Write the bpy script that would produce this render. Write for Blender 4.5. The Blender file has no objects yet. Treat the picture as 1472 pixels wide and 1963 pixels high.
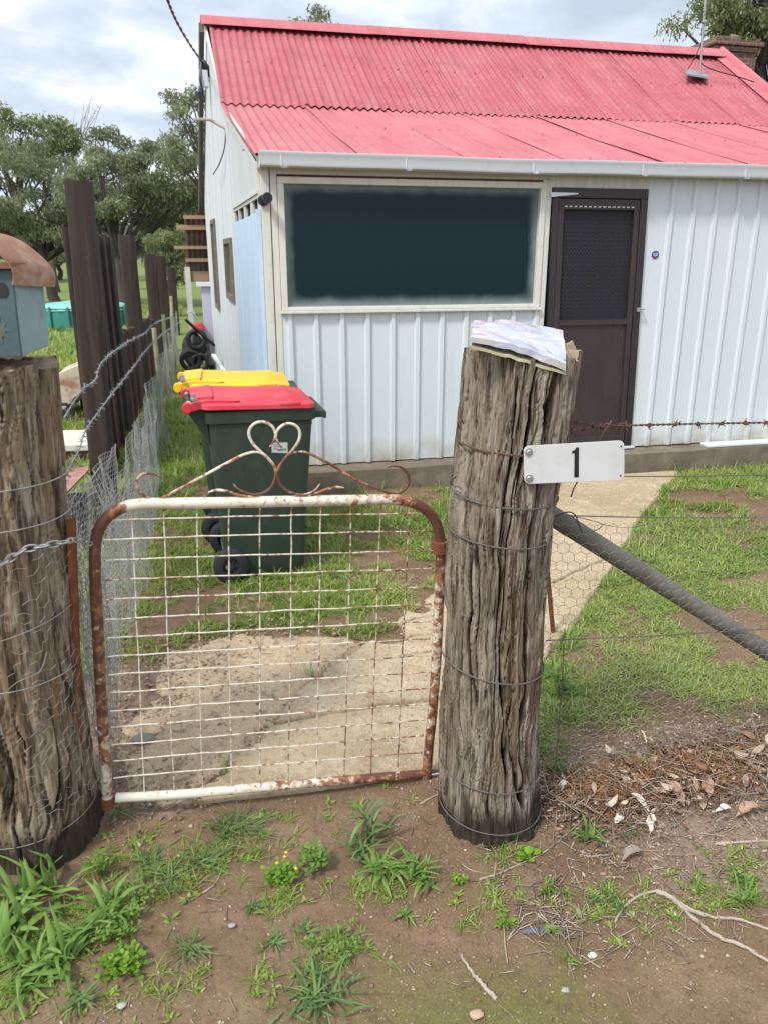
import bpy, math, random
import numpy as np
from mathutils import Vector
R = math.radians
random.seed(7); rng = np.random.default_rng(11)
scene = bpy.context.scene
COL = scene.collection

# ---------------------------------------------------------------- camera
F, PITCH, CH, YAW = 1500.0, R(18.1), 1.65, R(13.2)
cam = bpy.data.cameras.new('camera'); cam_o = bpy.data.objects.new('camera', cam); COL.objects.link(cam_o)
cam.sensor_fit = 'HORIZONTAL'; cam.sensor_width = 36; cam.lens = F / 1472 * 36
cam.clip_start = 0.02; cam.clip_end = 3000
cam_o.location = (0, 0, CH); cam_o.rotation_euler = (R(90) - PITCH, 0, -YAW)
scene.camera = cam_o

# ---------------------------------------------------------------- light
SUN_EL, SUN_AZ = 52.0, 232.0            # degrees; azimuth clockwise from +Y
world = bpy.data.worlds.new('World'); scene.world = world; world.use_nodes = True
def build_world():
    nt = world.node_tree; nt.nodes.clear(); N = nt.nodes.new; L = nt.links.new
    out = N('ShaderNodeOutputWorld'); bg = N('ShaderNodeBackground'); bg.inputs[1].default_value = 0.10
    sky = N('ShaderNodeTexSky'); sky.sky_type = 'NISHITA'; sky.sun_disc = False
    sky.sun_elevation = R(SUN_EL); sky.sun_rotation = R(SUN_AZ)
    tc = N('ShaderNodeTexCoord'); sep = N('ShaderNodeSeparateXYZ'); L(tc.outputs['Generated'], sep.inputs[0])
    zz = N('ShaderNodeMath'); zz.operation = 'MAXIMUM'; L(sep.outputs[2], zz.inputs[0]); zz.inputs[1].default_value = 0.0
    za = N('ShaderNodeMath'); za.operation = 'ADD'; L(zz.outputs[0], za.inputs[0]); za.inputs[1].default_value = 0.22
    dx = N('ShaderNodeMath'); dx.operation = 'DIVIDE'; L(sep.outputs[0], dx.inputs[0]); L(za.outputs[0], dx.inputs[1])
    dy = N('ShaderNodeMath'); dy.operation = 'DIVIDE'; L(sep.outputs[1], dy.inputs[0]); L(za.outputs[0], dy.inputs[1])
    cb = N('ShaderNodeCombineXYZ'); L(dx.outputs[0], cb.inputs[0]); L(dy.outputs[0], cb.inputs[1])
    mp = N('ShaderNodeMapping'); L(cb.outputs[0], mp.inputs[0]); mp.inputs['Location'].default_value = (3.1, 1.4, 0)
    n1 = N('ShaderNodeTexNoise'); n1.inputs['Scale'].default_value = 2.1; n1.inputs['Detail'].default_value = 7
    n1.inputs['Roughness'].default_value = 0.55; n1.inputs['Distortion'].default_value = 0.15; L(mp.outputs[0], n1.inputs[0])
    r1 = N('ShaderNodeValToRGB'); L(n1.outputs['Fac'], r1.inputs[0])
    e = r1.color_ramp.elements
    e[0].position = 0.34; e[0].color = (4.9, 5.7, 6.9, 1)
    e[1].position = 0.66; e[1].color = (10.5, 10.9, 11.4, 1)
    m = r1.color_ramp.elements.new(0.48); m.color = (6.3, 7.1, 8.2, 1)
    m = r1.color_ramp.elements.new(0.56); m.color = (8.2, 8.8, 9.7, 1)
    n2 = N('ShaderNodeTexNoise'); n2.inputs['Scale'].default_value = 1.3; n2.inputs['Detail'].default_value = 5
    mp2 = N('ShaderNodeMapping'); L(cb.outputs[0], mp2.inputs[0]); mp2.inputs['Location'].default_value = (7.7, 4.2, 0); L(mp2.outputs[0], n2.inputs[0])
    mr = N('ShaderNodeMapRange'); L(n2.outputs['Fac'], mr.inputs[0]); mr.inputs[1].default_value = 0.30; mr.inputs[2].default_value = 0.40
    mix = N('ShaderNodeMix'); mix.data_type = 'RGBA'; L(mr.outputs[0], mix.inputs[0])
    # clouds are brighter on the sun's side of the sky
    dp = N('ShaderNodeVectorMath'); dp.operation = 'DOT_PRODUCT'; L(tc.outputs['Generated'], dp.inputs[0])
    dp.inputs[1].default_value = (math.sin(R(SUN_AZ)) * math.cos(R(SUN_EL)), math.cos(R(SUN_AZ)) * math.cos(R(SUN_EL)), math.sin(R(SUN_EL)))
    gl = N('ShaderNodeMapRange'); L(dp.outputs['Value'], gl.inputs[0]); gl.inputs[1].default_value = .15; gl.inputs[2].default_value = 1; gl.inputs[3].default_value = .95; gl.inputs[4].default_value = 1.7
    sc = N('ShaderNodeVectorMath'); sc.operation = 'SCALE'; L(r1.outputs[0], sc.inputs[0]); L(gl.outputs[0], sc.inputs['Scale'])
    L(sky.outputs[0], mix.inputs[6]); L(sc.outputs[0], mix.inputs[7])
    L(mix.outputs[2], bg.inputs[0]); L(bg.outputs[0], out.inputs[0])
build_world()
sun = bpy.data.lights.new('sun', 'SUN'); sun.energy = 2.6; sun.angle = R(9); sun.color = (1, 0.95, 0.87)
sun_o = bpy.data.objects.new('sun', sun); COL.objects.link(sun_o)
sun_o.rotation_euler = (R(90 - SUN_EL), 0, R(180 - SUN_AZ))
vs = scene.view_settings; vs.view_transform = 'Standard'; vs.look = 'None'; vs.gamma = 1; vs.use_curve_mapping = False; vs.exposure = 0.36

# ---------------------------------------------------------------- measuring helpers (photo pixel -> point on a real plane)
def ray(px, py):
    a = (px - 736) / F; b = (981.5 - py) / F
    x, y, z = a, math.cos(PITCH) + b * math.sin(PITCH), -math.sin(PITCH) + b * math.cos(PITCH)
    return (x * math.cos(YAW) + y * math.sin(YAW), -x * math.sin(YAW) + y * math.cos(YAW), z)
def G(px, py, z=0.0):
    d = ray(px, py); t = (z - CH) / d[2]; return (d[0] * t, d[1] * t, z)
def V(px, py, v):
    d = ray(px, py); t = v / d[1]; return (d[0] * t, v, CH + d[2] * t)
def SP(px, py, k, u0, v0):
    d = ray(px, py); t = (u0 + k * v0) / (d[0] + k * d[1]); return (d[0] * t, d[1] * t, CH + d[2] * t)

# ---------------------------------------------------------------- numpy noise
def _h(ix, iy, iz, s):
    n = (ix.astype(np.int64) * 374761393 + iy.astype(np.int64) * 668265263 + iz.astype(np.int64) * 2147483647 + s * 974634777) & 0xffffffff
    n = ((n ^ (n >> 13)) * 1274126177) & 0xffffffff
    n = ((n ^ (n >> 16)) * 2246822519) & 0xffffffff
    return ((n ^ (n >> 15)) & 0xffffff) / float(0xffffff)
def vn(x, y, z=0, s=0):
    x = np.asarray(x, float); y = np.asarray(y, float) + x * 0; z = np.asarray(z, float) + x * 0
    fx, fy, fz = np.floor(x), np.floor(y), np.floor(z); a, b, c = x - fx, y - fy, z - fz
    a, b, c = a * a * (3 - 2 * a), b * b * (3 - 2 * b), c * c * (3 - 2 * c)
    r = 0
    for i in (0, 1):
        for j in (0, 1):
            for k in (0, 1):
                w = (a if i else 1 - a) * (b if j else 1 - b) * (c if k else 1 - c)
                r = r + w * _h(fx + i, fy + j, fz + k, s)
    return r * 2 - 1
def fbm(x, y, z=0, o=4, s=0):
    r = 0; A = 1; t = 0; x = np.asarray(x, float); y = np.asarray(y, float); z = np.asarray(z, float)
    for i in range(o):
        r = r + A * vn(x * 2 ** i, y * 2 ** i, z * 2 ** i, s + i); t += A; A *= 0.5
    return r / t
def sstep(a, b, x): t = np.clip((x - a) / (b - a), 0, 1); return t * t * (3 - 2 * t)

# ---------------------------------------------------------------- object helpers
ORG = {}
def tag(o, label=None, cat=None, group=None, kind=None):
    if label: o['label'] = label
    if cat: o['category'] = cat
    if group: o['group'] = group
    if kind: o['kind'] = kind
    return o
def thing(name, label, cat, loc=(0, 0, 0), group=None):
    o = bpy.data.objects.new(name, None); COL.objects.link(o); o.location = loc; o.empty_display_size = 0.1
    ORG[o.name] = Vector(loc); return tag(o, label, cat, group)
class MB:
    def __init__(s): s.v = []; s.f = []; s.at = {}
    def add(s, vs, fs):
        n = len(s.v); s.v += [tuple(p) for p in vs]; s.f += [tuple(i + n for i in f) for f in fs]; return s
    def box(s, a, b):
        x0, x1 = sorted((a[0], b[0])); y0, y1 = sorted((a[1], b[1])); z0, z1 = sorted((a[2], b[2]))
        return s.hexa([(x0, y0, z0), (x1, y0, z0), (x1, y1, z0), (x0, y1, z0), (x0, y0, z1), (x1, y0, z1), (x1, y1, z1), (x0, y1, z1)])
    def hexa(s, p):
        return s.add(p, [(0, 3, 2, 1), (4, 5, 6, 7), (0, 1, 5, 4), (1, 2, 6, 5), (2, 3, 7, 6), (3, 0, 4, 7)])
    def beam(s, a, b, w, h, up=(0, 0, 1)):
        a = Vector(a); b = Vector(b); d = (b - a).normalized(); x = d.cross(Vector(up))
        if x.length < 1e-4: x = d.cross(Vector((1, 0, 0)))
        x.normalize(); y = x.cross(d); x *= w / 2; y *= h / 2
        return s.hexa([a - x - y, a + x - y, a + x + y, a - x + y, b - x - y, b + x - y, b + x + y, b - x + y])
    def tube(s, pts, r, n=8, cap=True):
        pts = [Vector(p) for p in pts]; m = len(pts)
        if m < 2: return s
        rs = r if isinstance(r, (list, tuple)) else [r] * m
        base = len(s.v); t0 = (pts[1] - pts[0]).normalized()
        x = t0.orthogonal().normalized()
        for i, p in enumerate(pts):
            t = (pts[min(i + 1, m - 1)] - pts[max(i - 1, 0)])
            t = t.normalized() if t.length > 1e-9 else t0
            x = (x - t * x.dot(t)); x = x.normalized() if x.length > 1e-6 else t.orthogonal().normalized()
            y = t.cross(x)
            for k in range(n):
                a = 2 * math.pi * k / n; s.v.append(tuple(p + (x * math.cos(a) + y * math.sin(a)) * rs[i]))
        for i in range(m - 1):
            for k in range(n):
                k2 = (k + 1) % n; a = base + i * n
                s.f.append((a + k, a + k2, a + n + k2, a + n + k))
        if cap:
            s.f.append(tuple(base + k for k in reversed(range(n)))); s.f.append(tuple(base + (m - 1) * n + k for k in range(n)))
        return s
    def prism(s, poly, d):                     # poly: 3d points (planar), d: offset vector
        n = len(poly); d = Vector(d); P = [Vector(p) for p in poly]
        s.add(P + [p + d for p in P], [tuple(reversed(range(n))), tuple(range(n, 2 * n))] + [(i, (i + 1) % n, n + (i + 1) % n, n + i) for i in range(n)]); return s
    def grid(s, pts, nu, nv, close=False):     # pts row-major nv rows of nu
        n = len(s.v); s.v += [tuple(p) for p in pts]
        for j in range(nv - 1):
            for i in range(nu if close else nu - 1):
                i2 = (i + 1) % nu; s.f.append((n + j * nu + i, n + j * nu + i2, n + (j + 1) * nu + i2, n + (j + 1) * nu + i))
        return s
def link(name, me, m, parent=None, loc=None, smooth=False):
    o = bpy.data.objects.new(name, me); COL.objects.link(o)
    if m: me.materials.append(m)
    if smooth: me.polygons.foreach_set('use_smooth', [True] * len(me.polygons))
    if parent is not None: o.parent = parent; ORG[o.name] = ORG[parent.name]
    else: o.location = loc or (0, 0, 0); ORG[o.name] = Vector(loc or (0, 0, 0))
    return o
def obj(name, mb, m, parent=None, loc=None, smooth=False, label=None, bevel=0, weld=False):
    off = ORG[parent.name] if parent is not None else Vector(loc or (0, 0, 0))
    me = bpy.data.meshes.new(name); me.from_pydata([(p[0] - off.x, p[1] - off.y, p[2] - off.z) for p in mb.v], [], mb.f)
    for k, a in mb.at.items():
        A = me.attributes.new(k, 'FLOAT', 'POINT'); A.data.foreach_set('value', a)
    me.update()
    o = link(name, me, m, parent, loc, smooth)
    if bevel:
        b = o.modifiers.new('bevel', 'BEVEL'); b.width = bevel; b.segments = 2; b.limit_method = 'ANGLE'
    if smooth:
        try: me.set_sharp_from_angle(angle=R(40))
        except Exception: pass
    if label: o['label'] = label
    return o
def obj_split(name, mb, m, parent, **kw):
    """one part per separate piece of the collected shapes"""
    p = list(range(len(mb.v)))
    def find(i):
        while p[i] != i: p[i] = p[p[i]]; i = p[i]
        return i
    for f in mb.f:
        a = find(f[0])
        for k in f[1:]: p[find(k)] = a
    grp = {}
    for f in mb.f: grp.setdefault(find(f[0]), []).append(f)
    for fs in grp.values():
        idx = sorted({i for f in fs for i in f}); mp = {i: k for k, i in enumerate(idx)}; q = MB(); q.v = [mb.v[i] for i in idx]; q.f = [tuple(mp[i] for i in f) for f in fs]; obj(name, q, m, parent, **kw)
def npmesh(name, verts, quads, m, parent=None, loc=None, smooth=False, attrs=None):
    off = ORG[parent.name] if parent is not None else Vector(loc or (0, 0, 0))
    verts = np.asarray(verts, np.float32) - np.array(off, np.float32); quads = np.asarray(quads, np.int32); k = quads.shape[1]
    me = bpy.data.meshes.new(name); me.vertices.add(len(verts)); me.vertices.foreach_set('co', verts.ravel())
    me.loops.add(quads.size); me.loops.foreach_set('vertex_index', quads.ravel())
    me.polygons.add(len(quads)); me.polygons.foreach_set('loop_start', np.arange(0, quads.size, k, dtype=np.int32))
    me.polygons.foreach_set('loop_total', np.full(len(quads), k, np.int32))
    for kk, a in (attrs or {}).items():
        A = me.attributes.new(kk, 'FLOAT', 'POINT'); A.data.foreach_set('value', np.asarray(a, np.float32))
    me.update(calc_edges=True)
    return link(name, me, m, parent, loc, smooth)
def smooth_path(pts, sub=6):
    P = [Vector(p) for p in pts]; P = [P[0] * 2 - P[1]] + P + [P[-1] * 2 - P[-2]]; o = []
    for i in range(1, len(P) - 2):
        for k in range(sub):
            t = k / sub; a, b, c, d = P[i - 1:i + 3]
            o.append(0.5 * ((2 * b) + (c - a) * t + (2 * a - 5 * b + 4 * c - d) * t * t + (3 * b - a - 3 * c + d) * t ** 3))
    return o + [P[-2]]
def edges_tubes(A, B, r):
    """many straight 3-sided wires, vectorised"""
    A = np.asarray(A, float); B = np.asarray(B, float); d = B - A; L = np.linalg.norm(d, axis=1, keepdims=True) + 1e-9; d = d / L
    ref = np.where(np.abs(d[:, 2:3]) > 0.8, np.array([[1., 0, 0]]), np.array([[0., 0, 1.]])); x = np.cross(d, ref); x /= np.linalg.norm(x, axis=1, keepdims=True); y = np.cross(d, x)
    n = len(A); vs = np.zeros((n, 6, 3))
    for k in range(3):
        a = 2 * math.pi * k / 3; o = (x * math.cos(a) + y * math.sin(a)) * r; vs[:, k] = A - d * r * .4 + o; vs[:, 3 + k] = B + d * r * .4 + o
    q = np.array([[0, 1, 4, 3], [1, 2, 5, 4], [2, 0, 3, 5]])
    return vs.reshape(-1, 3), (np.arange(n)[:, None, None] * 6 + q[None]).reshape(-1, 4)

# ---------------------------------------------------------------- materials
def mat(name, col, rough=.8, layers=(), bump=(), metal=0.0, spec=.5, attr=None, transl=0.0, coat=0, rvar=0):
    """layers: (colour, scale, lo, hi, amount[, mode]) ; scale float or xyz ; bump: (scale, strength, dist)"""
    m = bpy.data.materials.new(name); m.use_nodes = True; nt = m.node_tree; N = nt.nodes.new; L = nt.links.new
    b = nt.nodes['Principled BSDF']; b.inputs['Roughness'].default_value = rough; b.inputs['Metallic'].default_value = metal
    b.inputs['Specular IOR Level'].default_value = spec; b.inputs['Coat Weight'].default_value = coat
    tc = N('ShaderNodeTexCoord')
    def noise(sc, k=0, det=6, kind='noise', rg=.6):
        mp = N('ShaderNodeMapping'); L(tc.outputs['Object'], mp.inputs[0])
        s = sc if isinstance(sc, (tuple, list)) else (sc, sc, sc); mp.inputs['Scale'].default_value = s; mp.inputs['Location'].default_value = (k * 3.7, k * 1.9, k * 5.3)
        if kind == 'vor':
            n = N('ShaderNodeTexVoronoi'); n.feature = 'DISTANCE_TO_EDGE'; n.inputs['Scale'].default_value = 1; L(mp.outputs[0], n.inputs['Vector']); return n.outputs['Distance']
        if kind == 'cell':
            n = N('ShaderNodeTexVoronoi'); n.inputs['Scale'].default_value = 1; L(mp.outputs[0], n.inputs['Vector']); return n.outputs['Distance']
        n = N('ShaderNodeTexNoise'); n.inputs['Scale'].default_value = 1; n.inputs['Detail'].default_value = det; n.inputs['Roughness'].default_value = rg; L(mp.outputs[0], n.inputs[0]); return n.outputs['Fac']
    rgb = N('ShaderNodeRGB'); rgb.outputs[0].default_value = (*col, 1); cur = rgb.outputs[0]
    for k, ly in enumerate(layers):
        c, sc, lo, hi, am = ly[:5]; kind = ly[5] if len(ly) > 5 else 'noise'
        if kind.startswith('attr:'):
            at = N('ShaderNodeAttribute'); at.attribute_name = kind[5:]; f = at.outputs['Fac']
            if sc:
                nn = noise(sc, k + 1); a1 = N('ShaderNodeMath'); a1.operation = 'ADD'; L(f, a1.inputs[0]); L(nn, a1.inputs[1]); f = a1.outputs[0]
        else: f = noise(sc, k + 1, kind=kind)
        mr = N('ShaderNodeMapRange'); L(f, mr.inputs[0]); mr.inputs[1].default_value = lo; mr.inputs[2].default_value = hi
        mr.inputs[3].default_value = 0; mr.inputs[4].default_value = am
        mx = N('ShaderNodeMix'); mx.data_type = 'RGBA'; L(mr.outputs[0], mx.inputs[0]); L(cur, mx.inputs[6]); mx.inputs[7].default_value = (*c, 1); cur = mx.outputs[2]
    L(cur, b.inputs['Base Color'])
    if rvar:
        nn = noise(rvar, 9); mr = N('ShaderNodeMapRange'); L(nn, mr.inputs[0]); mr.inputs[1].default_value = .3; mr.inputs[2].default_value = .7
        mr.inputs[3].default_value = max(rough - .15, .05); mr.inputs[4].default_value = min(rough + .2, 1); L(mr.outputs[0], b.inputs['Roughness'])
    prev = None
    for k, bp in enumerate(bump):
        sc, st, di = bp[:3]; kind = bp[3] if len(bp) > 3 else 'noise'
        bn = N('ShaderNodeBump'); bn.inputs['Strength'].default_value = st; bn.inputs['Distance'].default_value = di
        L(noise(sc, k + 11, kind=kind), bn.inputs['Height'])
        if prev: L(prev, bn.inputs['Normal'])
        prev = bn.outputs[0]
    if prev: L(prev, b.inputs['Normal'])
    if transl:
        out = nt.nodes['Material Output']; t = N('ShaderNodeBsdfTranslucent'); L(cur, t.inputs[0]); ms = N('ShaderNodeMixShader'); ms.inputs[0].default_value = transl
        L(b.outputs[0], ms.inputs[1]); L(t.outputs[0], ms.inputs[2]); L(ms.outputs[0], out.inputs[0])
    return m
M = {}
def logmat(nm, a, b, c):
    return mat(nm, a, .95,
    [(b, (22, 22, 2.4), .44, .60, .85), (c, (7, 7, 1.8), .52, .62, .75), ((.065, .042, .026), (40, 40, 4.6), .51, .60, .85), ((.40, .365, .31), (75, 75, 5), .55, .66, .65), ((.05, .035, .024), (130, 130, 9), .56, .66, .6),
     ((.045, .028, .018), None, .06, .35, .75, 'attr:crack'), ((.010, .007, .005), None, .35, .8, .95, 'attr:crack'), ((.030, .022, .016), 2.0, .85, 1.25, .9, 'attr:damp')],
    [((120, 120, 7), 1.0, .006), ((45, 45, 4), .8, .010), (260, .4, .002)], spec=.2)
M['log'] = logmat('weathered_log', (.205, .168, .122), (.335, .29, .225), (.155, .098, .055))
M['log_brown'] = logmat('brown_weathered_log', (.245, .185, .12), (.36, .30, .215), (.205, .13, .07))
M['log_top'] = mat('log_end_grain', (.30, .23, .16), .95, [((.16, .11, .08), 22, .45, .65, .7), ((.42, .36, .29), 60, .55, .7, .5)], [(60, .8, .01)], spec=.2)
M['sleeper'] = mat('dark_sleeper', (.045, .033, .026), .85, [((.075, .058, .048), (40, 40, 1.5), .45, .7, .7), ((.02, .015, .013), (12, 12, .8), .5, .7, .7), ((.11, .07, .05), (5, 5, .7), .6, .75, .4)], [((70, 70, 2.5), .7, .006)], spec=.25)
M['sleeper_red'] = mat('reddish_sleeper', (.052, .031, .025), .85, [((.10, .055, .04), (40, 40, 1.5), .45, .7, .7), ((.025, .016, .013), (14, 14, .8), .5, .7, .7)], [((70, 70, 2.5), .7, .006)], spec=.25)
M['sleeper_edge'] = mat('lit_edge_brown', (.15, .095, .07), .9, [((.08, .05, .04), (30, 30, 2), .45, .65, .6)], spec=.2)  # light caught along the sleeper edges, put in as a paler brown
M['cream_rust'] = mat('rusting_cream_paint', (.66, .62, .52), .55,
    [((.50, .42, .30), 14, .45, .7, .45), ((.30, .12, .05), 55, .60, .70, .8), ((.36, .20, .10), 60, .93, 1.03, .6, 'attr:rust'), ((.27, .105, .045), 38, .98, 1.05, .95, 'attr:rust'), ((.115, .045, .028), 34, 1.02, 1.10, .95, 'attr:rust'), ((.22, .085, .04), 90, .55, .65, .0)], [(70, .5, .002), (200, .3, .001)], spec=.4)
M['rust'] = mat('rust', (.17, .062, .03), .9, [((.30, .12, .05), 25, .5, .7, .7), ((.06, .028, .02), 12, .5, .7, .6)], [(120, .5, .002)], spec=.2)
M['rust_roof'] = mat('rusty_sheet', (.29, .145, .09), .8, [((.48, .34, .25), (14, 4, 14), .48, .62, .8), ((.16, .06, .035), 20, .52, .7, .6), ((.45, .22, .12), 45, .5, .7, .5)], [(60, .3, .002)], spec=.3)
M['wire'] = mat('galvanised_wire', (.40, .41, .41), .5, [((.20, .19, .18), 30, .45, .65, .6)], metal=.6)
M['wire_rust'] = mat('rusty_wire', (.12, .062, .048), .8, [((.22, .12, .08), 40, .5, .7, .6)], metal=.2)
M['wire_dark'] = mat('dull_wire', (.12, .11, .10), .7, metal=.3)
M['net'] = mat('netting_wire', (.42, .42, .40), .55, [((.25, .23, .21), 6, .45, .65, .6)], metal=.35)
M['net_r'] = mat('aged_netting_wire', (.30, .27, .22), .6, [((.14, .11, .08), 6, .45, .65, .6)], metal=.3)
M['roof_up'] = mat('faded_red_paint', (.37, .078, .090), .5,
    [((.42, .135, .145), (5, 1.2, 1.2), .42, .7, .7), ((.31, .06, .072), (1.3, 5, 5), .5, .68, .55), ((.55, .26, .26), 22, .56, .75, .45), ((.22, .045, .05), (13.2, 1.1, 1.1), .55, .68, .55), ((.20, .05, .05), 60, .68, .74, .6)], [(35, .12, .004)], spec=.45, rvar=3)
M['roof_low'] = mat('faded_red_sheen', (.43, .112, .125), .48,  # paler than the upper slope: gloss from its shallower angle put into the colour
    [((.50, .17, .18), (6, 1.0, 1.0), .42, .7, .7), ((.36, .08, .092), (1.2, 4, 4), .52, .7, .5), ((.64, .32, .32), 25, .58, .75, .45), ((.32, .07, .08), (13.2, 1.1, 1.1), .58, .70, .5), ((.25, .06, .06), 60, .68, .74, .6)], [(35, .12, .004)], spec=.45, rvar=3)
M['clad'] = mat('pale_blue_steel', (.57, .62, .645), .42, [((.62, .66, .675), (3, 3, .7), .4, .65, .5), ((.50, .48, .43), (9, 9, .9), .62, .78, .35), ((.34, .29, .21), 6, .75, 1.5, .8, 'attr:dirt')], [(8, .05, .004)], spec=.5, rvar=5)
M['trim'] = mat('weathered_cream_trim', (.60, .585, .53), .65, [((.44, .42, .35), (20, 20, 4), .5, .7, .5), ((.34, .30, .24), 40, .62, .75, .6)], [(50, .3, .003)])
M['gutter'] = mat('pale_grey_gutter', (.60, .63, .66), .4, [((.45, .45, .43), (4, 30, 30), .55, .75, .5), ((.52, .50, .44), 12, .55, .75, .4)], rvar=6)
M['side'] = mat('side_boards', (.60, .625, .635), .7, [((.48, .52, .55), (9, 9, 1.2), .5, .7, .6), ((.42, .42, .38), (25, 25, 2), .6, .75, .4)], [((30, 30, 3), .3, .004)])
M['gable'] = mat('gable_sheet', (.50, .54, .52), .7, [((.60, .63, .62), (3, 3, 2), .45, .65, .6), ((.40, .43, .40), 12, .58, .75, .4)])
M['bluep'] = mat('light_blue_panel', (.45, .58, .73), .65, [((.58, .68, .78), (10, 10, .9), .45, .65, .75), ((.34, .46, .60), (28, 28, 1.0), .55, .75, .5)])
M['dark'] = mat('dark_opening', (.02, .02, .022), .6)
M['brown'] = mat('brown_door_paint', (.034, .022, .023), .5, [((.052, .035, .034), (6, 6, 2), .45, .7, .6), ((.03, .02, .02), 15, .6, .75, .5)], [(120, .15, .001)], rvar=7)
M['brownf'] = mat('brown_door_frame', (.024, .018, .020), .45, [((.04, .030, .031), 20, .5, .7, .5)])
M['steel'] = mat('steel', (.55, .55, .56), .35, metal=.9)
M['white'] = mat('white_plate', (.60, .61, .60), .4, [((.52, .53, .50), 9, .45, .65, .6), ((.38, .33, .25), 40, .62, .74, .55)], rvar=14)
M['black'] = mat('black_paint', (.012, .012, .013), .45)
M['slab'] = mat('slab_concrete', (.155, .13, .095), .95, [((.24, .205, .155), 6, .45, .65, .6), ((.10, .09, .07), 9, .52, .7, .7), ((.13, .08, .05), 3, .6, .75, .5)], [(60, .5, .006)], spec=.2)
M['path'] = mat('path_concrete', (.43, .335, .215), .95,
    [((.32, .24, .145), 2.2, .45, .60, .65), ((.52, .43, .30), 7, .5, .64, .7), ((.26, .25, .085), 3.1, .60, .72, .55), ((.22, .16, .10), 45, .54, .64, .65), ((.62, .56, .44), 120, .56, .66, .7), ((.16, .11, .07), 200, .58, .66, .6), ((.15, .11, .075), 1.3, .62, .8, .4)], [(90, .5, .004), (260, .4, .0015), (9, .3, .01)], spec=.15)
M['aggregate'] = mat('exposed_aggregate', (.44, .33, .21), .95,
    [((.50, .38, .24), 5, .42, .6, .7), ((.30, .21, .13), 2.3, .54, .68, .6), ((.55, .44, .30), 60, .5, .60, .7), ((.17, .12, .08), 28, .54, .64, .7), ((.60, .50, .36), 110, .57, .66, .8), ((.15, .105, .075), 170, .57, .66, .7)], [(70, .8, .008), (200, .6, .003)], spec=.15)
M['brace'] = mat('weathered_grey_pipe', (.135, .13, .105), .75, [((.21, .20, .165), (3, 3, 3), .45, .7, .6), ((.10, .07, .045), 14, .58, .72, .6)], [(80, .3, .002)], metal=.1)
M['bin'] = mat('dark_green_plastic', (.026, .042, .029), .45, [((.036, .052, .038), (3, 3, 2), .45, .7, .6), ((.09, .095, .08), (22, 22, 5), .60, .74, .35), ((.075, .075, .06), 5, .54, .74, .4)], [(300, .15, .0006)], spec=.4, rvar=5)
M['lid_r'] = mat('red_plastic', (.56, .035, .055), .42, [((.58, .13, .14), 7, .50, .70, .5), ((.40, .12, .10), (30, 60, 30), .62, .72, .5)], [(260, .12, .0006)], rvar=6)
M['lid_y'] = mat('yellow_plastic', (.78, .45, .012), .42, [((.74, .50, .12), 7, .50, .70, .5), ((.45, .33, .12), (30, 60, 30), .62, .72, .5)], [(260, .12, .0006)], rvar=6)
M['tyre'] = mat('black_rubber', (.016, .018, .022), .7, bump=[(90, .2, .002)])
M['paper'] = mat('white_paper', (.70, .70, .68), .7)
M['camera'] = mat('camera_black', (.02, .02, .022), .35)
M['letterbox'] = mat('faded_teal_paint', (.060, .105, .115), .75, [((.12, .20, .22), (5, 5, 3), .45, .68, .7), ((.30, .24, .12), 9, .64, .72, .7), ((.06, .06, .05), 25, .6, .75, .6)], [(60, .3, .003)])
M['letterside'] = mat('lit_faded_teal', (.24, .34, .36), .75, [((.32, .42, .43), 7, .45, .68, .7), ((.15, .18, .17), 22, .58, .72, .6)], [(60, .3, .003)])  # same paint as the front; stronger light on the side put into colour
M['brick'] = None
M['bark'] = mat('gum_bark', (.07, .055, .045), .95, [((.16, .14, .12), (3, 3, 1), .5, .7, .6)], [((12, 12, 2), .6, .03)])
M['bark_pale'] = mat('pale_bark', (.24, .20, .17), .95, [((.10, .085, .07), (3, 3, 1), .5, .7, .6)])
def leafmat(name, a, b, c, tr=.3, rough=.6):
    m = bpy.data.materials.new(name); m.use_nodes = True; nt = m.node_tree; N = nt.nodes.new; L = nt.links.new; bs = nt.nodes['Principled BSDF']
    at = N('ShaderNodeAttribute'); at.attribute_name = 'tint'; cr = N('ShaderNodeValToRGB'); L(at.outputs['Fac'], cr.inputs[0])
    e = cr.color_ramp.elements; e[0].color = (*a, 1); e[1].color = (*c, 1); e.new(.5).color = (*b, 1)
    L(cr.outputs[0], bs.inputs['Base Color']); bs.inputs['Roughness'].default_value = rough; bs.inputs['Specular IOR Level'].default_value = .3
    t = N('ShaderNodeBsdfTranslucent'); L(cr.outputs[0], t.inputs[0]); ms = N('ShaderNodeMixShader'); ms.inputs[0].default_value = tr
    L(bs.outputs[0], ms.inputs[1]); L(t.outputs[0], ms.inputs[2]); L(ms.outputs[0], nt.nodes['Material Output'].inputs[0]); return m
M['grass'] = leafmat('grass_blade', (.145, .225, .037), (.27, .39, .07), (.48, .46, .21), .42)
M['weed'] = leafmat('weed_leaf', (.095, .17, .033), (.175, .30, .06), (.30, .41, .12), .38)
M['weed_blue'] = leafmat('blue_green_weed', (.085, .14, .05), (.155, .25, .08), (.27, .36, .14), .35)
M['clover'] = leafmat('round_leaf', (.09, .17, .02), (.17, .32, .03), (.28, .44, .06), .35)
M['euc'] = leafmat('gum_leaf', (.125, .145, .08), (.225, .26, .14), (.35, .38, .23), .42)
M['euc_lt'] = leafmat('light_gum_leaf', (.11, .14, .055), (.20, .24, .10), (.34, .36, .19), .4)
M['litterm'] = leafmat('dry_litter', (.10, .055, .032), (.27, .16, .095), (.55, .47, .37), .1, .8)
M['twigm'] = leafmat('dry_twigs', (.13, .085, .06), (.26, .20, .15), (.42, .36, .29), 0, .9)
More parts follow.
